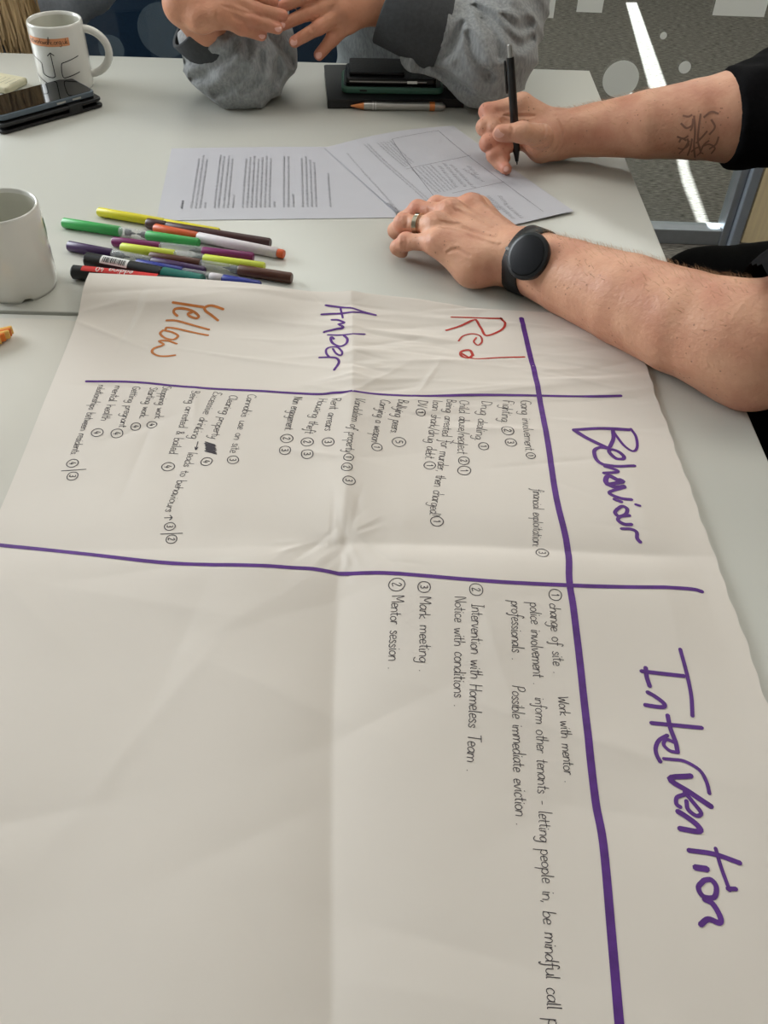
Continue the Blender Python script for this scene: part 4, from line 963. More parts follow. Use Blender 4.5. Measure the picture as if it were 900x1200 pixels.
# ---- person two: near (left) arm
def near_arm():
    pts = [(P(612, 303, .030), .034), (P(668, 326, .036), .040), (P(735, 352, .043), .0465), (P(800, 378, .048), .051), (P(862, 398, .052), .052)]
    EL = P(888, 412, .050)
    sh = Vector((0.80, 1.02, 1.06))
    mcp = [P(552, 243, .044), P(528, 250, .046), P(511, 265, .043), P(514, 285, .036)]       # index, middle, ring, little
    pip = [P(512, 241, .034), P(490, 246, .036), P(473, 262, .034), P(476, 283, .026)]
    dip = [P(492, 252, .016), P(473, 258, .018), P(464, 270, .017), P(466, 290, .014)]
    tip = [P(494, 258, .009), P(478, 265, .009), P(470, 277, .0085), P(471, 295, .0085)]
    wrist = pts[0][0]
    allp = pts + [(EL, .06), (EL.lerp(sh, .45), .06)] + [(p, .012) for p in mcp + pip + dip + tip] + [(P(560, 335, .02), .02)]
    S = sdf_for(allp, .0019)
    A = S.new()
    S.chain(A, pts, .003)
    S.cone(A, pts[-1][0], EL, .052, .044, .02); S.cone(A, EL, P(880, 432, .034), .044, .038, .02)
    S.cone(A, EL, EL.lerp(sh, .45), .046, .048, .02)
    # palm: metacarpal rays
    fl = (UP, 1.25)
    for m_, r_ in zip(mcp, (.0145, .015, .0145, .013)):
        S.cone(A, wrist + (m_ - wrist) * .05, m_, .025, r_, .012, fl)
    S.cone(A, wrist, P(556, 312, .022), .026, .022, .014)            # heel, little finger side
    S.cone(A, P(556, 312, .022), mcp[3], .022, .015, .014)
    S.cone(A, wrist + Vector((-.01, .012, -.004)), P(560, 246, .024), .022, .017, .012)   # thumb side
    S.cone(A, P(560, 246, .024), P(535, 240, .014), .014, .0105, .008); S.cone(A, P(535, 240, .014), P(512, 243, .0105), .0105, .009, .005)
    B = S.new()
    for j in range(4):
        q = (.0115, .0105, .0092, .0082) if j < 3 else (.0100, .0092, .0083, .0075)
        C = S.new(); S.chain(C, [(mcp[j], q[0]), (pip[j], q[1]), (dip[j], q[2]), (tip[j], q[3])], .005)
        S.cone(C, pip[j], pip[j], q[1] * 1.07, q[1] * 1.07, .004)
        B = smin(B, C, .0022)
    A = smin(A, B, .0075)
    for j in range(3): S.cone(A, mcp[j] + Vector((0, 0, .001)), mcp[j] + Vector((0.002, 0, .001)), .0158, .0155, .006)
    # tendons
    for j in range(4):
        a = wrist.lerp(mcp[j], .45) + Vector((0, 0, .013)); b = mcp[j] + Vector((0, 0, .0085)); S.cone(A, a, b, .0035, .0050, .006)
    # the cloth-covered flesh rests on the table: never below its top
    V, Fq = S.mesh(A)
    V[:, 2] = np.where((V[:, 0] < .33) & (V[:, 2] < TT + .0032), TT + .0032, V[:, 2])
    return V, Fq, dict(wrist=wrist, fore=pts, EL=EL, sh=sh, mcp=mcp, pip=pip)
V1, F1, NA = near_arm()
PEN_TIP = P(606, 193, .0035)
def along(px, py, base, dist):           # point on the pixel's ray at a given distance from base (the nearer, higher solution)
    d = ray(px, py).normalized(); m = (CAMPOS - base); bq = d.dot(m); c_ = m.dot(m) - dist * dist; disc = bq * bq - c_
    return CAMPOS + d * (-bq + (-math.sqrt(disc) if disc > 0 else 0))
PEN_TOP = along(597, 52, PEN_TIP, .150)
def far_arm():
    wrist = P(652, 158, .034)
    pts = [(wrist, .030), (P(700, 152, .044), .0345), (P(760, 146, .060), .043), (P(820, 140, .072), .050), (P(868, 136, .080), .054)]
    EL = P(905, 132, .085); sh = Vector((0.88, 1.62, 1.04))
    pd = (PEN_TOP - PEN_TIP).normalized(); grip = PEN_TIP + pd * .038
    mcp = [P(612, 122, .070), P(602, 132, .058), P(600, 148, .044), P(604, 164, .030)]
    pip = [P(571, 131, .058), P(568, 149, .044), P(572, 168, .030), P(579, 182, .018)]
    dip = [P(578, 150, .046), P(580, 163, .032), P(583, 177, .020), P(586, 191, .011)]
    tip = [P(596, 160, .041), P(591, 172, .024), P(591, 185, .014), P(593, 198, .0095)]
    S = sdf_for(pts + [(EL, .06)] + [(p, .016) for p in mcp + pip + dip + tip] + [(EL.lerp(sh, .5), .06)], .0019)
    A = S.new(); S.chain(A, pts, .003); S.cone(A, pts[-1][0], EL, .054, .05, .02); S.cone(A, EL, EL.lerp(sh, .5), .05, .052, .02)
    for m_, r_ in zip(mcp, (.015, .015, .014, .0135)): S.cone(A, wrist, m_, .026, r_, .012)
    # thenar and heel of the palm, facing the viewer
    S.cone(A, wrist, P(632, 166, .036), .026, .022, .012); S.cone(A, wrist + Vector((-.01, 0, -.006)), P(633, 177, .018), .022, .015, .012)
    B = S.new()
    for j in range(4):
        q = (.0118, .0112, .0095, .0085) if j < 3 else (.0105, .0100, .0088, .0078)
        C = S.new(); S.chain(C, [(mcp[j], q[0] * 1.05), (pip[j], q[1]), (dip[j], q[2]), (tip[j], q[3])], .005); B = smin(B, C, .0020)
    # thumb closes on the pen from the viewer's side
    t0 = P(634, 160, .050); t1 = P(612, 155, .062); t2 = P(587, 156, .060)
    C = S.new(); S.chain(C, [(t0, .0165), (t1, .0122), (t2, .0108)], .006); S.cone(C, t1, t1, .0128, .0128, .004)
    A = smin(A, B, .007); A = smin(A, C, .0045)
    V, Fq = S.mesh(A); V[:, 2] = np.where((V[:, 0] < .33) & (V[:, 2] < TT + .0032), TT + .0032, V[:, 2])
    return V, Fq, dict(wrist=wrist, fore=pts, EL=EL, sh=sh, tip=tip, t=(t0, t1, t2))
V2a, F2a, FA = far_arm()
# rest of the body, under the clothes
def torso(c, sh_l, sh_r, neck, hips, h=.008):
    pass
man = empty('person', (0.90, 1.32, 0.0))
S = Sdf(.008, (.40, .85, .60), (1.25, 1.85, 1.60)); A = S.new()
hip = Vector((.98, 1.32, .62)); chest = Vector((.92, 1.32, 1.00)); neck = Vector((.86, 1.32, 1.20)); head = Vector((.79, 1.30, 1.38))
S.cone(A, hip, chest, .13, .14, .05, ((1, 0, 0), 1.3)); S.cone(A, chest, neck, .13, .06, .06); S.cone(A, neck, head, .055, .07, .02); S.cone(A, head, head + Vector((.01, 0, .05)), .082, .088, .02)
S.cone(A, head + Vector((-.05, 0, -.03)), head + Vector((-.06, 0, -.05)), .04, .035, .02)
S.cone(A, head + Vector((-.088, 0, .005)), head + Vector((-.100, 0, -.018)), .010, .014, .010)
for sy in (-1, 1): S.cone(A, head + Vector((.01, .082 * sy, .0)), head + Vector((.012, .088 * sy, .03)), .012, .014, .008)
for d_ in (NA, FA): S.cone(A, d_['EL'].lerp(d_['sh'], .42), d_['sh'], .045, .055, .03); S.cone(A, d_['sh'], neck, .055, .06, .05)
V3, F3 = S.mesh(A)
tr_ = tri_tree(V1, F1)
V1 = fold(V1, tr_, 440, 200, 3.46, [[(300, 180), (380, 228), (480, 262)], [(250, 225), (330, 238), (420, 268), (500, 292)], [(330, 150), (400, 180), (470, 225)]], -.0016, .0028, .3)
V1 = fold(V1, tr_, 440, 200, 3.46, [[(290, 330), (330, 320), (380, 345)], [(265, 205), (300, 215), (345, 215)], [(212, 150), (225, 175), (240, 190)], [(290, 120), (300, 140), (330, 165)], [(120, 185), (128, 200), (125, 225)], [(105, 265), (112, 285), (108, 310)], [(118, 262), (124, 285), (120, 315)]], .0011, .0022, .4)
tr_ = tri_tree(V2a, F2a)
V2a = fold(V2a, tr_, 540, 80, 4.09, [[(452, 225), (480, 300), (468, 375), (430, 420)], [(290, 350), (340, 372), (390, 362)], [(300, 365), (330, 400), (350, 430)], [(205, 225), (260, 230), (350, 228)], [(240, 262), (246, 290), (240, 330)], [(395, 260), (405, 300), (395, 340)]], .0014, .0022, .4)
Vb, Fb = join([(V1, F1), (V2a, F2a), (V3, F3)])
body2 = np_obj('body', Vb, Fb, skin2, man)
flush_attr(body2, [(Vector(p) - man.location * 0, .011) for p in NA['mcp'] + NA['pip'] + FA['tip']] + [(FA['t'][2], .010), (P(566, 131, .058), .012), (P(570, 168, .03), .012), (P(880, 462, .02), .02)])
tag(man, 'person in black short sleeves writing at the right, bare freckled forearms on the table', 'person')
# t-shirt
S = Sdf(.006, (.34, .70, .58), (1.2, 1.90, 1.28)); A = S.new()
S.cone(A, hip, chest, .165, .17, .05, ((1, 0, 0), 1.2)); S.cone(A, chest, neck + Vector((.01, 0, -.03)), .15, .075, .05)
HEM = ((NA, NA['EL'].lerp(NA['sh'], -.01), (NA['sh'] - NA['EL']).normalized(), .058), (FA, P(850, 139, .078), (FA['EL'] - P(850, 139, .078)).normalized(), .0600))
for d_, o, ax, rr in HEM:
    S.cone(A, o, o + ax * .03, rr, rr, .01); S.cone(A, o + ax * .03, d_['EL'] if d_ is FA else o + ax * .06, rr, rr + .002, .01)
    S.cone(A, d_['EL'] if d_ is FA else o + ax * .06, d_['sh'], rr + .002, .08, .03); S.cone(A, d_['sh'], neck + Vector((.01, 0, -.05)), .08, .08, .05)
X, Y, Z = S.grid((slice(None),) * 3)
A += (.0022 * np.sin(X * 90 + 30 * Z + 6 * np.sin(Y * 20)) * np.sin(Y * 45 + Z * 25) + .0015 * np.sin(Y * 110 - X * 60)).astype(np.float32)
for d_, o, ax, rr in HEM:                    # flat hems
    pl = -((X - o.x) * ax.x + (Y - o.y) * ax.y + (Z - o.z) * ax.z); near = (np.sqrt((X - o.x) ** 2 + (Y - o.y) ** 2 + (Z - o.z) ** 2) < .12)
    A = np.where(near, np.maximum(A, pl), A)
V, Fq = S.mesh(A); np_obj('t_shirt', V, Fq, black_cloth, man)
# trousers and shoes
S = Sdf(.010, (.25, .85, .0), (1.2, 1.75, .82)); A = S.new()
for sy in (-1, 1):
    hp = Vector((.97, 1.22 + .10 * sy, .56)); kn = Vector((.45, 1.02 + .145 * sy, .58)); an = Vector((.50, 1.02 + .15 * sy, .09))
    S.cone(A, hp, kn, .09, .072, .03); S.cone(A, kn, an, .07, .055, .02)
S.cone(A, Vector((.97, 1.16, .55)), Vector((.97, 1.34, .55)), .13, .13, .04)
V, Fq = S.mesh(A); np_obj('trousers', V, Fq, black_cloth, man)
def shoe(parent, an, dirn):
    an = Vector(an); e = an + Vector(dirn); S = sdf_for([(an, .05), (e, .04)], .006); A = S.new(); S.cone(A, an, e, .045, .036, .02)
    V, Fq = S.mesh(A); V[:, 2] = np.maximum(V[:, 2], .001); return np_obj('shoe', V, Fq, leather, parent)
for sy in (-1, 1): shoe(man, (.50, 1.02 + .15 * sy, .055), (-.16, 0, -.018))
# nails
t0, t1, t2 = FA['t']; td = (t2 - t1).normalized(); cu_ = (CAMPOS - t2).normalized()
nail(man, t2 + td * .002 + cu_ * .0098, td, cu_ + Vector((0, 0, .3)), .0060, .0070)
lt = FA['tip'][3]; nail(man, lt + (CAMPOS - lt).normalized() * .0072, Vector((.5, -.5, -.3)), (CAMPOS - lt), .0038, .0042)
# arm hair
tree = BVHTree.FromPolygons([tuple(v) for v in Vb[:len(V1) + len(V2a)]], [tuple(f) for f in np.concatenate([F1, F2a + len(V1)])])
hr = random.Random(8); hv = []; hf = []
for fore in (NA['fore'], FA['fore']):
    for _ in range(2600):
        i = hr.randrange(len(fore) - 1); c = fore[i][0].lerp(fore[i + 1][0], hr.random()); an = hr.gauss(math.radians(60), math.radians(42))
        ax = (fore[i + 1][0] - fore[i][0]).normalized(); s_ = ax.cross(Vector((0, 0, 1))).normalized(); s_ = s_ if s_.y > 0 else -s_
        dr = Vector((0, 0, 1)) * math.cos(an) + s_ * math.sin(an)
        h_, n_, _i, _d = tree.ray_cast(c + dr * .12, -dr, .2)
        if h_ is None or h_.x > .34: continue
        l = hr.uniform(.006, .011); gd_ = (ax * -.7 * (1) + n_ * .45 + Vector((hr.uniform(-.3, .3), hr.uniform(-.3, .3), hr.uniform(-.1, .3)))).normalized(); w_ = n_.cross(gd_).normalized() * .00017
        k = len(hv); m_ = h_ + gd_ * l * .55; e_ = h_ + (gd_ - n_ * .35).normalized() * l
        hv += [h_ - w_, h_ + w_, m_ + w_ * .7, m_ - w_ * .7, e_]; hf += [(k, k + 1, k + 2, k + 3), (k + 3, k + 2, k + 4)]
ah = mesh_obj('arm_hair', hv, hf, mat('arm_hair', (186, 146, 108), .6), man, smooth=False); ah['kind'] = 'stuff'
# tattoo on the far forearm
def skin_hit(px, py):
    h_, n_, _i, _d = tree.ray_cast(CAMPOS, ray(px, py).normalized()); return (h_, n_) if h_ else (None, None)
tv = []; tf = []
def z6(x, y): return (700 + x / 4.5, 120 + y / 4.5)
TAT = [[(450, 70), (480, 75), (500, 65)], [(440, 110), (470, 135), (505, 120)], [(505, 85), (500, 130), (490, 150)], [(420, 180), (455, 190), (480, 175)], [(475, 190), (480, 225), (450, 245), (425, 240)], [(510, 70), (515, 150), (510, 230), (515, 290)],
       [(545, 60), (535, 130), (530, 200), (545, 260)], [(580, 150), (550, 185), (520, 215)], [(590, 200), (560, 225), (540, 270)], [(640, 180), (625, 220), (590, 245)], [(600, 90), (620, 130), (590, 170)], [(430, 270), (460, 240), (485, 200)], [(475, 280), (490, 240), (500, 190)],
       [(460, 300), (490, 302), (520, 298)], [(560, 80), (600, 50), (640, 60)], [(555, 230), (590, 220), (620, 240), (600, 270)], [(430, 210), (445, 190), (470, 200)], [(495, 260), (520, 240), (545, 235)], [(525, 280), (545, 265), (560, 270)]]
for st in TAT:
    q = catmull([Vector((*z6(*p), 0)) for p in st], 5); prev = None
    for i, p_ in enumerate(q):
        h_, n_ = skin_hit(p_.x, p_.y)
        if h_ is None: prev = None; continue
        e = (q[min(i + 1, len(q) - 1)] - q[max(i - 1, 0)]); e.normalize(); w_ = Vector((-e.y, e.x))
        h2, _n = skin_hit(p_.x + w_.x * .5, p_.y + w_.y * .5); 
        if h2 is None: prev = None; continue
        dv_ = (h2 - h_).normalized() * .0008; k = len(tv); tv += [h_ + n_ * .0004 - dv_ * 1.5, h_ + n_ * .0004 + dv_ * 1.5]
        if prev is not None: tf.append((prev, prev + 1, k + 1, k))
        prev = k
tat = mesh_obj('tattoo', tv, tf, mat('tattoo_ink', (150, 108, 90), .6), man, smooth=False)
# black pen in the hand
pd = (PEN_TOP - PEN_TIP).normalized(); bpn = empty('ballpoint_pen', PEN_TIP)
rod('tip', PEN_TIP, PEN_TOP, [(0, .0006), (.004, .0012), (.0045, .0022), (.018, .0046)], blackp, bpn)
rod('barrel', PEN_TIP + pd * .018, PEN_TOP, [(0, .0050), (.03, .0056), (.10, .0054), (.117, .0050)], blackp, bpn)
rod('push_button', PEN_TIP + pd * .135, PEN_TOP, [(0, .0032), (.013, .0032), (.015, .0024)], silver, bpn)
cs = pd.cross((CAMPOS - PEN_TOP).normalized()).normalized()
V, Fc = lathe_axis(PEN_TIP + pd * .092 + cs * -.0072, PEN_TIP + pd * .132 + cs * -.0072, [(0, .0010), (.004, .0016), (.038, .0016), (.04, .001)], 8); mesh_obj('clip', V, Fc, blackp, bpn)
tag(bpn, 'black ballpoint pen held upright in the writing hand', 'pen')
# wedding ring and watch
def band_around(c, ax, r, w, th, m, name, parent=None, n=40, sq=None):
    ax = ax.normalized(); u, v = frame_of(ax); V = []; Fc = []
    prof = [(-w / 2, 0), (-w / 2 + th * .3, th), (w / 2 - th * .3, th), (w / 2, 0), (w / 2, -th * .4), (-w / 2, -th * .4)]
    for i in range(n):
        an = 2 * math.pi * i / n; rr = r if sq is None else sq(an)
        for (t, o) in prof: V.append(c + ax * t + (u * math.cos(an) + v * math.sin(an)) * (rr + o))
    k = len(prof)
    for i in range(n):
        for j in range(k): Fc.append((i * k + j, i * k + (j + 1) % k, ((i + 1) % n) * k + (j + 1) % k, ((i + 1) % n) * k + j))
    return mesh_obj(name, V, Fc, m, parent)
a, b = NA['mcp'][2], NA['pip'][2]; rc = a.lerp(b, .52)
rg = band_around(rc, b - a, .0119, .0062, .0013, mat('ring_metal', (188, 178, 158), .18, metal=1), 'finger_ring'); auto_smooth(rg, .7)
tag(rg, 'silver coloured wedding band on the ring finger of the near hand', 'ring')
wt = empty('wristwatch', NA['wrist']); wm_ = mat('watch_rubber', (18, 18, 20), .5, bump=.1); wcse = mat('watch_case', (30, 32, 34), .35, metal=.4)
wa = (NA['fore'][1][0] - NA['wrist']).normalized(); wc_ = P(621, 306, .033)
# strap follows the arm surface
u = wa.cross(Vector((0, 0, 1))).normalized(); v = u.cross(wa).normalized()
V = []; Fc = []; n = 48; k = 6
prof = [(-.011, .0002), (-.0105, .0024), (.0105, .0024), (.011, .0002), (.010, -.002), (-.010, -.002)]
for i in range(n):
    an = 2 * math.pi * i / n; dr = u * math.cos(an) + v * math.sin(an)
    h_, _n, _i, _d = tree.ray_cast(wc_ + dr * .08, -dr, .08); rr = (h_ - wc_).dot(dr) if h_ is not None else .034
    for (t, o) in prof: V.append(wc_ + wa * t + dr * (rr + o + .0005))
V = [Vector((q.x, q.y, max(q.z, TT + .0012))) for q in V]
for i in range(n):
    for j in range(k): Fc.append((i * k + j, i * k + (j + 1) % k, ((i + 1) % n) * k + (j + 1) % k, ((i + 1) % n) * k + j))
mesh_obj('strap', V, Fc, wm_, wt)
h_, _n = skin_hit(622, 302); wn = ((h_ - wc_).normalized() * .55 + (CAMPOS - h_).normalized() * .55).normalized(); wn = (wn - wa * wn.dot(wa)).normalized(); base = h_ - wn * .0025
rod('case', base, base + wn, [(-.001, .0215), (.002, .0240), (.008, .0255), (.0105, .0250), (.0118, .0232)], wcse, wt, 48)
rod('screen', base + wn * .0115, base + wn, [(0, .0225), (.0006, .0212), (.0007, .0200)], mat('watch_glass', (9, 9, 11), .22, spec=.25), wt, 48)
sd = (u if u.y < 0 else -u)
kp = wc_ + (sd * .86 + v * .5).normalized() * .04
h_, n_, _i, _d = tree.ray_cast(wc_ + (sd * .8 + v * .6).normalized() * .09, -(sd * .8 + v * .6).normalized(), .09)
dr = (sd * .8 + v * .6).normalized(); tt_ = dr.cross(wa).normalized(); M = Matrix((wa, tt_, dr)).transposed().to_4x4(); M.translation = h_ + dr * .0034
bm = bmesh.new(); bmesh.ops.create_cube(bm, size=1); bmesh.ops.transform(bm, matrix=M @ Matrix.Diagonal((.022, .003, .0018, 1)), verts=bm.verts); bm_obj('strap_keeper', bm, mat('gunmetal', (110, 108, 104), .3, metal=.8), wt)
tag(wt, 'round black smartwatch with black strap on the near wrist', 'watch')

# ------------------------------------------------------------------ person one: grey hoodie across the table
hood = empty('person', (0.02, 1.85, 0.0))
cx0 = .03
EL_R = PY(280, 70, 1.44); WR_R = PY(217, 4, 1.385); EL_L = PY(572, 66, 1.44); WR_L = PY(440, 2, 1.47)
EL_R.z = max(EL_R.z, TT + .050); EL_L.z = max(EL_L.z, TT + .052)
SH_R = Vector((-.19, 1.86, 1.13)); SH_L = Vector((.27, 1.86, 1.13)); NK = Vector((.04, 1.86, 1.24))
def hands_one():
    Y0 = 1.40
    k1 = [PY(254, 18, 1.355), PY(262, 8, 1.365), PY(262, -4, 1.375), PY(258, -16, 1.395)]
    t1 = [PY(306, 41, 1.37), PY(325, 33, 1.375), PY(331, 18, 1.385), PY(320, 2, 1.41)]
    m1 = [PY(282, 32, 1.36), PY(295, 24, 1.365), PY(300, 12, 1.375), PY(292, -6, 1.395)]
    k2 = [PY(398, -12, 1.46), PY(400, 2, 1.45), PY(404, 14, 1.44), PY(410, 26, 1.44)]
    t2 = [PY(330, 8, 1.43), PY(331, 29, 1.42), PY(345, 49, 1.41), PY(374, 64, 1.42)]
    m2 = [PY(362, -6, 1.44), PY(362, 15, 1.435), PY(374, 32, 1.425), PY(390, 45, 1.43)]
    allp = [(WR_R, .03), (WR_L, .03), (WR_R.lerp(EL_R, .4), .04), (WR_L.lerp(EL_L, .4), .04)] + [(p, .012) for p in k1 + t1 + m1 + k2 + t2 + m2]
    S = sdf_for(allp, .0024); A = S.new(); B = S.new()
    for W_, E_ in ((WR_R, EL_R), (WR_L, EL_L)): S.cone(A, W_, W_.lerp(E_, .4), .027, .032, .01)
    for W_, ks in ((WR_R, k1), (WR_L, k2)):
        for p in ks: S.cone(A, W_, p, .024, .0145, .012)
    S.cone(A, WR_R, PY(236, 22, 1.36), .024, .017, .012); S.cone(A, PY(236, 22, 1.36), k1[0], .017, .015, .012)
    for ks, ms, ts in ((k1, m1, t1), (k2, m2, t2)):
        for a, b, c in zip(ks, ms, ts):
            C = S.new(); S.chain(C, [(a, .0118), (b, .0098), (c, .0082)], .005); B = smin(B, C, .0022)
    th = S.new(); S.chain(th, [(PY(262, -22, 1.42), .015), (PY(300, -14, 1.42), .011), (PY(318, -8, 1.42), .0095)], .006); B = smin(B, th, .0022)
    A = smin(A, B, .008); V, Fq = S.mesh(A); return V, Fq, t1, t2, m1, m2
V1b, F1b, t1, t2, m1, m2 = hands_one()
S = Sdf(.008, (-.36, 1.62, .5), (.46, 2.10, 1.62)); A = S.new()
S.cone(A, Vector((.04, 1.92, .55)), Vector((.04, 1.86, 1.05)), .12, .13, .05, ((0, 1, 0), 1.3)); S.cone(A, Vector((.04, 1.86, 1.05)), NK, .12, .055, .05)
hd_ = Vector((.04, 1.80, 1.42)); S.cone(A, NK, hd_, .052, .07, .02); S.cone(A, hd_, hd_ + Vector((0, .02, .05)), .08, .088, .02)
S.cone(A, hd_ + Vector((0, -.05, -.035)), hd_ + Vector((0, -.055, -.055)), .04, .034, .02); S.cone(A, hd_ + Vector((0, -.088, .005)), hd_ + Vector((0, -.10, -.018)), .01, .014, .01)
for sx in (-1, 1): S.cone(A, hd_ + Vector((.082 * sx, .01, 0)), hd_ + Vector((.088 * sx, .012, .03)), .012, .014, .008)
V, Fq = S.mesh(A); tr_ = tri_tree(V1b, F1b)
V1b = fold(V1b, tr_, 180, 0, 3.21, [[(255, 20), (330, 45), (400, 60)], [(600, 80), (590, 100), (600, 120)], [(545, 122), (540, 140), (548, 155)], [(300, 95), (345, 105), (380, 110)]], .0012, .0025, .4)
Vh, Fh = join([(V1b, F1b), (V, Fq)]); bh_ = np_obj('body', Vh, Fh, skin1, hood); flush_attr(bh_, [(p, .010) for p in t1 + t2] + [(p, .009) for p in m1 + m2])
for c, mm in ((t1[0], m1[0]), (t1[1], m1[1]), (t2[1], m2[1]), (t2[2], m2[2]), (t2[3], m2[3])):
    dd_ = (c - mm).normalized(); cu_ = (CAMPOS - c).normalized(); nail(hood, c + dd_ * .001 + cu_ * .0076, dd_, cu_ + Vector((0, 0, .4)), .0048, .0052)
# hoodie
S = Sdf(.0048, (-.42, 1.30, .60), (.50, 2.12, 1.34)); A = S.new()
S.cone(A, Vector((.04, 1.92, .58)), Vector((.04, 1.88, 1.04)), .165, .165, .05, ((0, 1, 0), 1.15)); S.cone(A, Vector((.04, 1.88, 1.04)), NK, .15, .085, .05)
for E_, W_, H_, r0 in ((EL_R, WR_R, SH_R, .060), (EL_L, WR_L, SH_L, .062)):
    S.cone(A, E_, E_, r0, r0, .02); S.cone(A, E_, H_, r0, .075, .03); S.cone(A, H_, NK, .075, .08, .05); S.cone(A, E_, PY(243, 46, 1.425) if H_ is SH_R else E_.lerp(W_, .34), r0 * .98, .040 if H_ is SH_R else .043, .02)
# bagging of the sleeves
S.cone(A, EL_R, PY(246, 78, 1.44), .055, .036, .03); S.cone(A, EL_R, PY(312, 62, 1.47), .054, .046, .03)
S.cone(A, EL_L.lerp(WR_L, .5), PY(488, 68, 1.44), .050, .014, .02); S.cone(A, EL_L, PY(596, 30, 1.50), .056, .050, .02); S.cone(A, PY(488, 66, 1.44), EL_L, .018, .045, .02)
X, Y, Z = S.grid((slice(None),) * 3)
w1 = np.sin(X * 38 + Z * 62 + 1.8 * np.sin(Y * 24 + X * 12)); w2 = np.sin(Z * 70 - Y * 40 + 2.5 * np.sin(X * 22))
A += (.0066 * (np.abs(w1) ** .7 - .55) + .0022 * w2 + .0006 * np.sin(X * 170 + Y * 90)).astype(np.float32)
V, Fq = S.mesh(A); V[:, 2] = np.where((V[:, 1] < 1.62) & (V[:, 2] < TT + .0005), TT + .0005, V[:, 2]); tr_ = tri_tree(V, Fq)
V = fold(V, tr_, 180, 0, 4.09, [[(455, 190), (445, 300), (380, 400), (290, 450)], [(400, 195), (360, 260), (250, 350), (180, 375)], [(560, 180), (620, 240), (665, 300)], [(330, 260), (260, 290), (150, 290), (100, 270)], [(520, 260), (500, 360), (430, 440)], [(600, 280), (590, 360), (560, 430)]], .0080, .0085, .6)
V = fold(V, tr_, 370, 0, 3.333, [[(500, 30), (470, 140), (420, 230), (395, 300)], [(620, 20), (700, 80), (790, 170), (850, 150)], [(450, 250), (540, 310), (600, 350)], [(640, 60), (700, 130), (720, 220)], [(570, 90), (530, 180), (460, 240)], [(590, 130), (620, 220), (680, 300)], [(730, 60), (790, 110), (840, 90)]], .0075, .0080, .6)
V[:, 2] = np.where((V[:, 1] < 1.62) & (V[:, 2] < TT + .0005), TT + .0005, V[:, 2]); hdm = np_obj('hoodie', V, Fq, hoodm, hood)
for E_, W_, rr in ((EL_R, WR_R, .0475), (EL_L, WR_L, .0500)):
    o, e_ = (PY(227, 22, 1.425), PY(250, 60, 1.432)) if E_ is EL_R else (W_.lerp(E_, .10), W_.lerp(E_, .56)); ax = (e_ - o).normalized(); LL = (e_ - o).length
    V, Fc = lathe_axis(o, E_, [(0, rr - .004), (-.002, rr - .001), (0, rr + .001), (LL * .5, rr + .002), (LL, rr + .004), (LL + .012, rr - .002)], 44, caps=False); mesh_obj('cuff', V, Fc, cuffm, hood)
    V, Fc = lathe_axis(o, E_, [(0, rr - .0041), (.012, rr - .008), (.02, rr - .014), (.022, .004)], 44, caps=False); mesh_obj('cuff_shade_cap', V, Fc, black_cloth, hood)  # black cap stands in for the shade inside the cuff opening
tag(hood, 'person in a grey hoodie, elbows on the table and hands held together', 'person')
S = Sdf(.010, (-.25, 1.30, .0), (.35, 2.1, .72)); A = S.new(); jeans = mat('blue_grey_denim', (84, 98, 112), .9, var=.15, vscale=150, bump=.4, bscale=400)
for sx in (-1, 1):
    hp = Vector((.04 + .10 * sx, 1.92, .54)); kn = Vector((.04 + .13 * sx, 1.50, .57)); an = Vector((.04 + .13 * sx, 1.52, .09)); S.cone(A, hp, kn, .095, .07, .03); S.cone(A, kn, an, .065, .05, .02)
V, Fq = S.mesh(A); np_obj('trousers', V, Fq, jeans, hood)
for sx in (-1, 1): shoe(hood, (.04 + .13 * sx, 1.52, .05), (0, -.15, -.016))

# ------------------------------------------------------------------ person three: long blond hair at the far left
wom = empty('person', (-.80, 1.95, 0.0)); PX = -.80
S = Sdf(.008, (PX - .32, 1.55, .5), (PX + .34, 2.2, 1.62)); A = S.new(); nk = Vector((PX, 1.88, 1.20)); hd_ = Vector((PX, 1.82, 1.38))
S.cone(A, Vector((PX, 1.95, .55)), Vector((PX, 1.90, 1.02)), .11, .12, .05); S.cone(A, Vector((PX, 1.90, 1.02)), nk, .11, .05, .05); S.cone(A, nk, hd_, .046, .065, .02); S.cone(A, hd_, hd_ + Vector((0, .02, .05)), .074, .082, .02)
S.cone(A, hd_ + Vector((0, -.05, -.03)), hd_ + Vector((0, -.052, -.05)), .036, .03, .02); S.cone(A, hd_ + Vector((0, -.08, .005)), hd_ + Vector((0, -.09, -.016)), .009, .012, .01)
V, Fq = S.mesh(A); np_obj('body', V, Fq, skin1, wom)
S = Sdf(.007, (PX - .36, 1.55, .45), (PX + .40, 2.2, 1.26)); A = S.new()
S.cone(A, Vector((PX, 1.95, .5)), Vector((PX, 1.90, 1.0)), .15, .15, .05); S.cone(A, Vector((PX, 1.90, 1.0)), nk + Vector((0, 0, -.04)), .14, .07, .05)
for sx in (-1, 1):
    shp = Vector((PX + .18 * sx, 1.92, 1.08)); elb = Vector((PX + .24 * sx, 1.82, .80)); S.cone(A, shp, elb, .062, .050, .03); S.cone(A, elb, Vector((PX + .10 * sx, 1.70, .69)), .05, .04, .02); S.cone(A, shp, nk + Vector((0, 0, -.06)), .06, .07, .04)
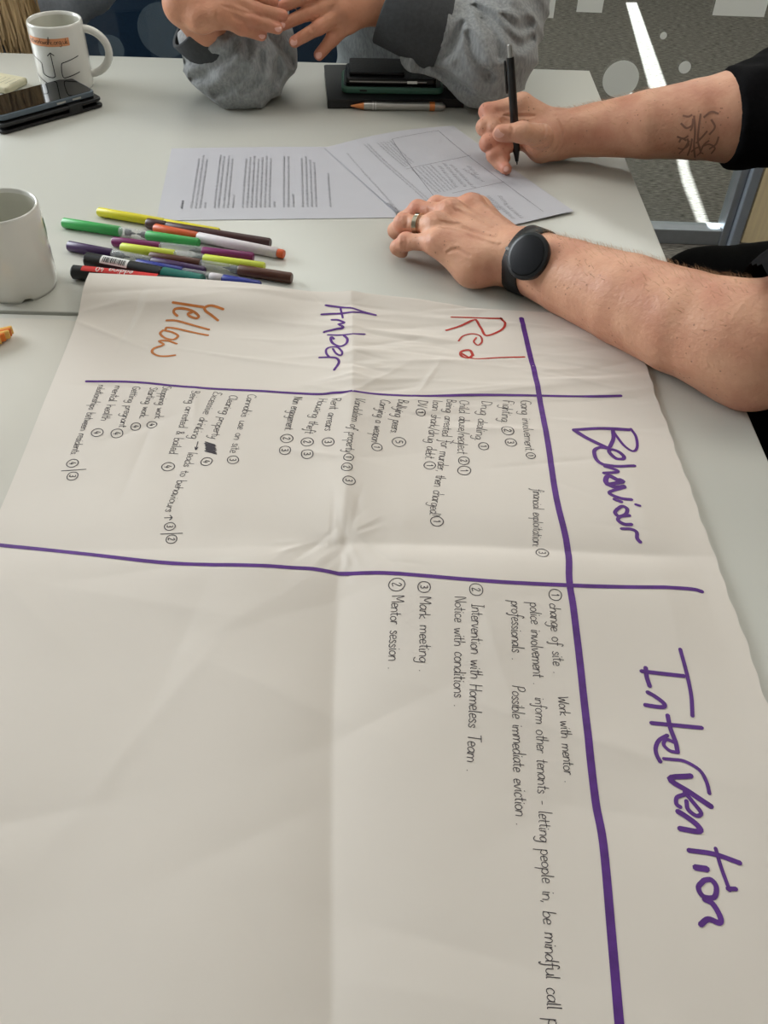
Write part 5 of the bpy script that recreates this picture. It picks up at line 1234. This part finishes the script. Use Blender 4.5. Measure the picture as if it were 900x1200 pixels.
X, Y, Z = S.grid((slice(None),) * 3); A += (.004 * np.sin(Z * 60 + X * 40) * np.sin(X * 50 + Y * 30)).astype(np.float32)
V, Fq = S.mesh(A); np_obj('jumper', V, Fq, mat('grey_blue_knit', (132, 138, 146), .95, var=.1, vscale=200, bump=.4, bscale=500), wom)
hm = mat('blond_hair', (196, 166, 122), .5, var=.3, vscale=60, stretch=(6, 6, .5)); hv = []; hf = []
for i in range(1100):
    a = hr.uniform(-1, 1); sx_ = hr.choice((-1, 1)); x0 = PX + sx_ * abs(a) * .075; top = Vector((x0, 1.84 + hr.uniform(-.03, .06), 1.46 - abs(a) * .05))
    e = Vector((PX + .03 * sx_ + sx_ * abs(a) * .14 + hr.gauss(0, .01), 1.675 + hr.uniform(-.03, .05), .70 + hr.uniform(0, .05)))
    mid = Vector((PX + sx_ * (.085 + abs(a) * .03), 1.76 + hr.uniform(-.03, .05), 1.18)); mid2 = mid.lerp(e, .5) + Vector((hr.gauss(0, .012), -.02 + hr.gauss(0, .008), 0))
    q = catmull([top, mid, mid2, e], 3); w_ = .0016
    for j, p_ in enumerate(q):
        d_ = (q[min(j + 1, len(q) - 1)] - q[max(j - 1, 0)]).normalized(); s_ = d_.cross(Vector((hr.uniform(-.2, .2), -1, .3))).normalized() * w_; hv += [p_ - s_, p_ + s_]
        if j: k = len(hv); hf.append((k - 4, k - 3, k - 1, k - 2))
ho = mesh_obj('hair', hv, hf, hm, wom); ho['kind'] = 'stuff'
S = Sdf(.010, (PX - .3, 1.3, .0), (PX + .3, 2.15, .72)); A = S.new()
for sx in (-1, 1):
    hp = Vector((PX + .09 * sx, 1.95, .54)); kn = Vector((PX + .11 * sx, 1.55, .57)); an = Vector((PX + .11 * sx, 1.57, .06)); S.cone(A, hp, kn, .09, .065, .03); S.cone(A, kn, an, .06, .045, .02); S.cone(A, an, an + Vector((0, -.14, -.02)), .04, .032, .02)
V, Fq = S.mesh(A); V[:, 2] = np.maximum(V[:, 2], .001); np_obj('trousers', V, Fq, black_cloth, wom)
tag(wom, 'person with long blond hair and grey jumper behind the patterned mug', 'person')
